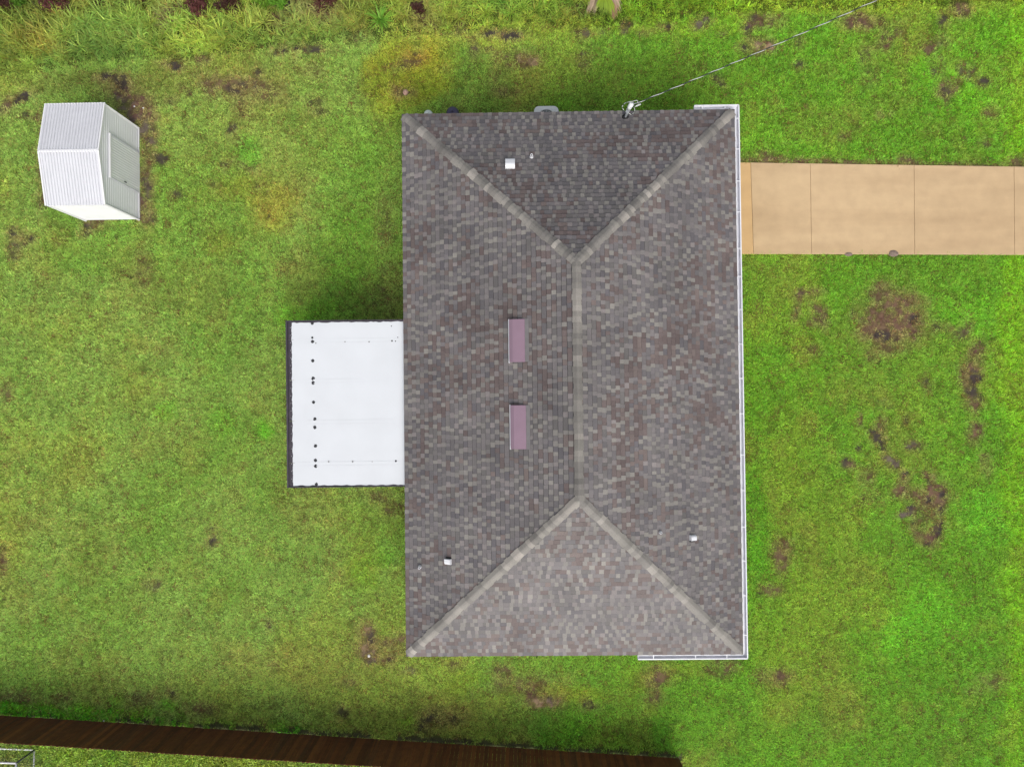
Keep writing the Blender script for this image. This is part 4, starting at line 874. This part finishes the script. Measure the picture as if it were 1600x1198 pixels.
# brighter broad-leaved clumps on the lawn side of the fence foot
X, Y, r_ = points(26000, 4, (-19.9, -15.0), (8.0, -9.5))
c, bare, soil, tall, px, py = ground_map(X, Y)
keep = (np.abs(py - fence_y(px) + 11) < 10) & (px < 1062) & (fbm(X, Y, .8, 3, 411) > .49) & (px < 470)
c2 = np.array(lin((100, 172, 36))) * 2.0 * KALB * r_.uniform(.6, 1.25, (len(X), 1))
scatter('clover', wt, X[keep], Y[keep], np.zeros(keep.sum()), c2[keep], r_.uniform(.45, .8, keep.sum()), 'bright green ground cover along the lawn side of the fence', 14)

# ------------------------------------------------------------------ single plants
def col_mat(name, c, **k): return leaf_mat(name, inst=False, color=alb(*c), **k)
M_strap = col_mat('strap_leaf', (150, 206, 76), var=.2, hue=.02)
M_frond = col_mat('palm_green', (150, 182, 56), var=.15)
M_dead = col_mat('palm_dead', (206, 186, 156), var=.15, transl=.2)
M_deadr = col_mat('palm_dead_red', (178, 136, 112), var=.15, transl=.2)
M_bush = col_mat('bush_leaf', (104, 158, 48), var=.3, hue=.025)
M_bushb = col_mat('dead_bush_leaf', (104, 66, 58), var=.3, hue=.02)
M_bark = mat('bark', alb(92, 74, 58), .9, .3, 10, .2, bump=.5)
# radiating clump of strap leaves
gc = empty('strap_leaf_plant', U(596, 36), label='bright green clump of arching strap leaves in the rough grass', cat='plant')
r_ = random.Random(77); lm = []
for i in range(5):
    m = MB(); m.cur = (.8 + .12 * i,) * 3; a0 = .35 + .1 * i; blade(m, (0, 0, 0.04), 0, .95 - .05 * i, .045, a0, a0 + 1.15, 6); lm.append(m.mesh('leaf', M_strap, color=True))
for k in range(78):
    o = bpy.data.objects.new('leaf', lm[k % 5]); COL.objects.link(o); o.parent = gc; o.location = (r_.uniform(-.05, .05), r_.uniform(-.05, .05), .02)
    o.rotation_euler = (0, r_.uniform(-.25, .15), r_.uniform(0, 6.283)); q = r_.uniform(.55, 1.12); o.scale = (q, q, q)
# fan palm just beyond the top edge, only drooping frond tips show
pm = empty('fan_palm', U(938, -8), label='fan palm with drooping pale dead fronds at the top edge of the lawn', cat='palm')
m = MB(); m.lathe([(.17, -.05), (.15, .3), (.13, .75), (.10, .95)], (0, 0, 0), 12); m.build('trunk', M_bark, pm)
def frond(az, pet, drop, fan, mtl, seed, droop):
    r2 = random.Random(seed); m = MB(); f0 = 1
    d = Vector((math.cos(az), math.sin(az), 0)); end = d * pet * math.cos(drop) + Vector((0, 0, .92 + pet * math.sin(drop)))
    m.tube([(0, 0, .9), tuple(d * pet * .5 * math.cos(drop) + Vector((0, 0, .92 + pet * .55 * math.sin(drop)))), tuple(end)], [.018, .014, .01], 5)
    for k in range(17):
        t = (k - 8) / 8; f = r2.uniform(.75, 1.25); m.cur = (f, f, f)
        a0 = math.pi / 2 - drop * .6; blade(m, end, az + t * fan, r2.uniform(.65, .9) * (1 - .25 * abs(t)), r2.uniform(.04, .06), a0, a0 + droop * r2.uniform(.7, 1.3), 4)
    m.build('frond', mtl, pm, color=True)
for az, pet, drop, fan, mt_, dr in ((-122, .42, -.5, .28, M_dead, 1.0), (-108, .38, -.75, .22, M_dead, 1.0), (-92, .45, .1, .5, M_frond, .9), (-75, .50, -.15, .45, M_frond, .8), (-58, .55, -.45, .32, M_deadr, 1.0), (-50, .42, -.35, .4, M_dead, 1.1), (-64, .62, -.5, .18, M_deadr, 1.1),
                                    (-20, .6, .3, 1.0, M_frond, .8), (30, .6, .4, 1.1, M_frond, .8), (80, .6, .5, 1.1, M_frond, .8), (130, .6, .4, 1.1, M_frond, .8), (180, .6, .3, 1.1, M_frond, .8), (215, .55, .1, .9, M_frond, .9)):
    frond(R(az), pet, drop, fan, mt_, int(az * 7 + 4000), dr)
def bush(px, py, rad, h, nleaf, mtl, name, label, cat, seed, lf=(.05, .09), group=None):
    o = empty(name, U(px, py), label=label, cat=cat, group=group); r2 = random.Random(seed)
    m = MB()
    for k in range(9):
        a = r2.uniform(0, 6.28); e = rad * r2.uniform(.4, .95); m.tube([(0, 0, -.03), (e * .4 * math.cos(a), e * .4 * math.sin(a), h * .5), (e * math.cos(a), e * math.sin(a), h * r2.uniform(.5, .95))], [.014, .009, .004], 5)
    m.build('stem', M_bark, o)
    m = MB(); lobes = [(r2.uniform(-.6, .6) * rad, r2.uniform(-.6, .6) * rad, h * r2.uniform(.35, .8), rad * r2.uniform(.3, .55)) for _ in range(8)]
    for k in range(nleaf):
        lx_, ly_, lz_, lr = r2.choice(lobes); v_ = Vector((r2.gauss(0, 1), r2.gauss(0, 1), r2.gauss(0, 1))).normalized() * lr * r2.random() ** .4
        f = r2.uniform(.6, 1.35); m.cur = (f, f * r2.uniform(.95, 1.05), f)
        a0 = r2.uniform(.5, 1.6); ln = r2.uniform(*lf); blade(m, (lx_ + v_.x, ly_ + v_.y, max(.04, lz_ + v_.z)), r2.uniform(0, 6.283), ln, ln * .5, a0, a0 + .5, 2)
    m.build('foliage', mtl, o, color=True)
bush(412, -2, .52, .7, 900, M_bush, 'shrub', 'bright green leafy shrub at the top edge between dead brown bushes', 'shrub', 1, (.07, .13))
bush(438, 12, .36, .5, 500, M_bush, 'shrub', 'small dark leafed shrub beside a black hollow at the top edge', 'shrub', 2, (.07, .12))
bush(36, 12, .26, .4, 320, M_bush, 'shrub', 'small green shrub among brown debris in the top corner', 'shrub', 3, (.06, .1))
for q, (px, py, rr, lb) in enumerate(((100, 2, .75, 'wide dark brown dead bush nearest the top corner above the shed'), (312, 14, .46, 'round dark brown dead bush left of the green shrub'), (358, 4, .55, 'brown dead bush touching the green leafy shrub'), (512, 4, .48, 'reddish brown dead bush right of the black hollow'), (10, 4, .5, 'dark brown dead bush cut by the top corner of the plot'), (655, 18, .26, 'small pinkish brown dead plant right of the strap leaf clump'))):
    bush(px, py, rr, .5, int(1300 * rr), M_bushb, 'dead_bush', lb, 'dead bush', 20 + q, (.05, .13), 'dead bushes along the top edge')
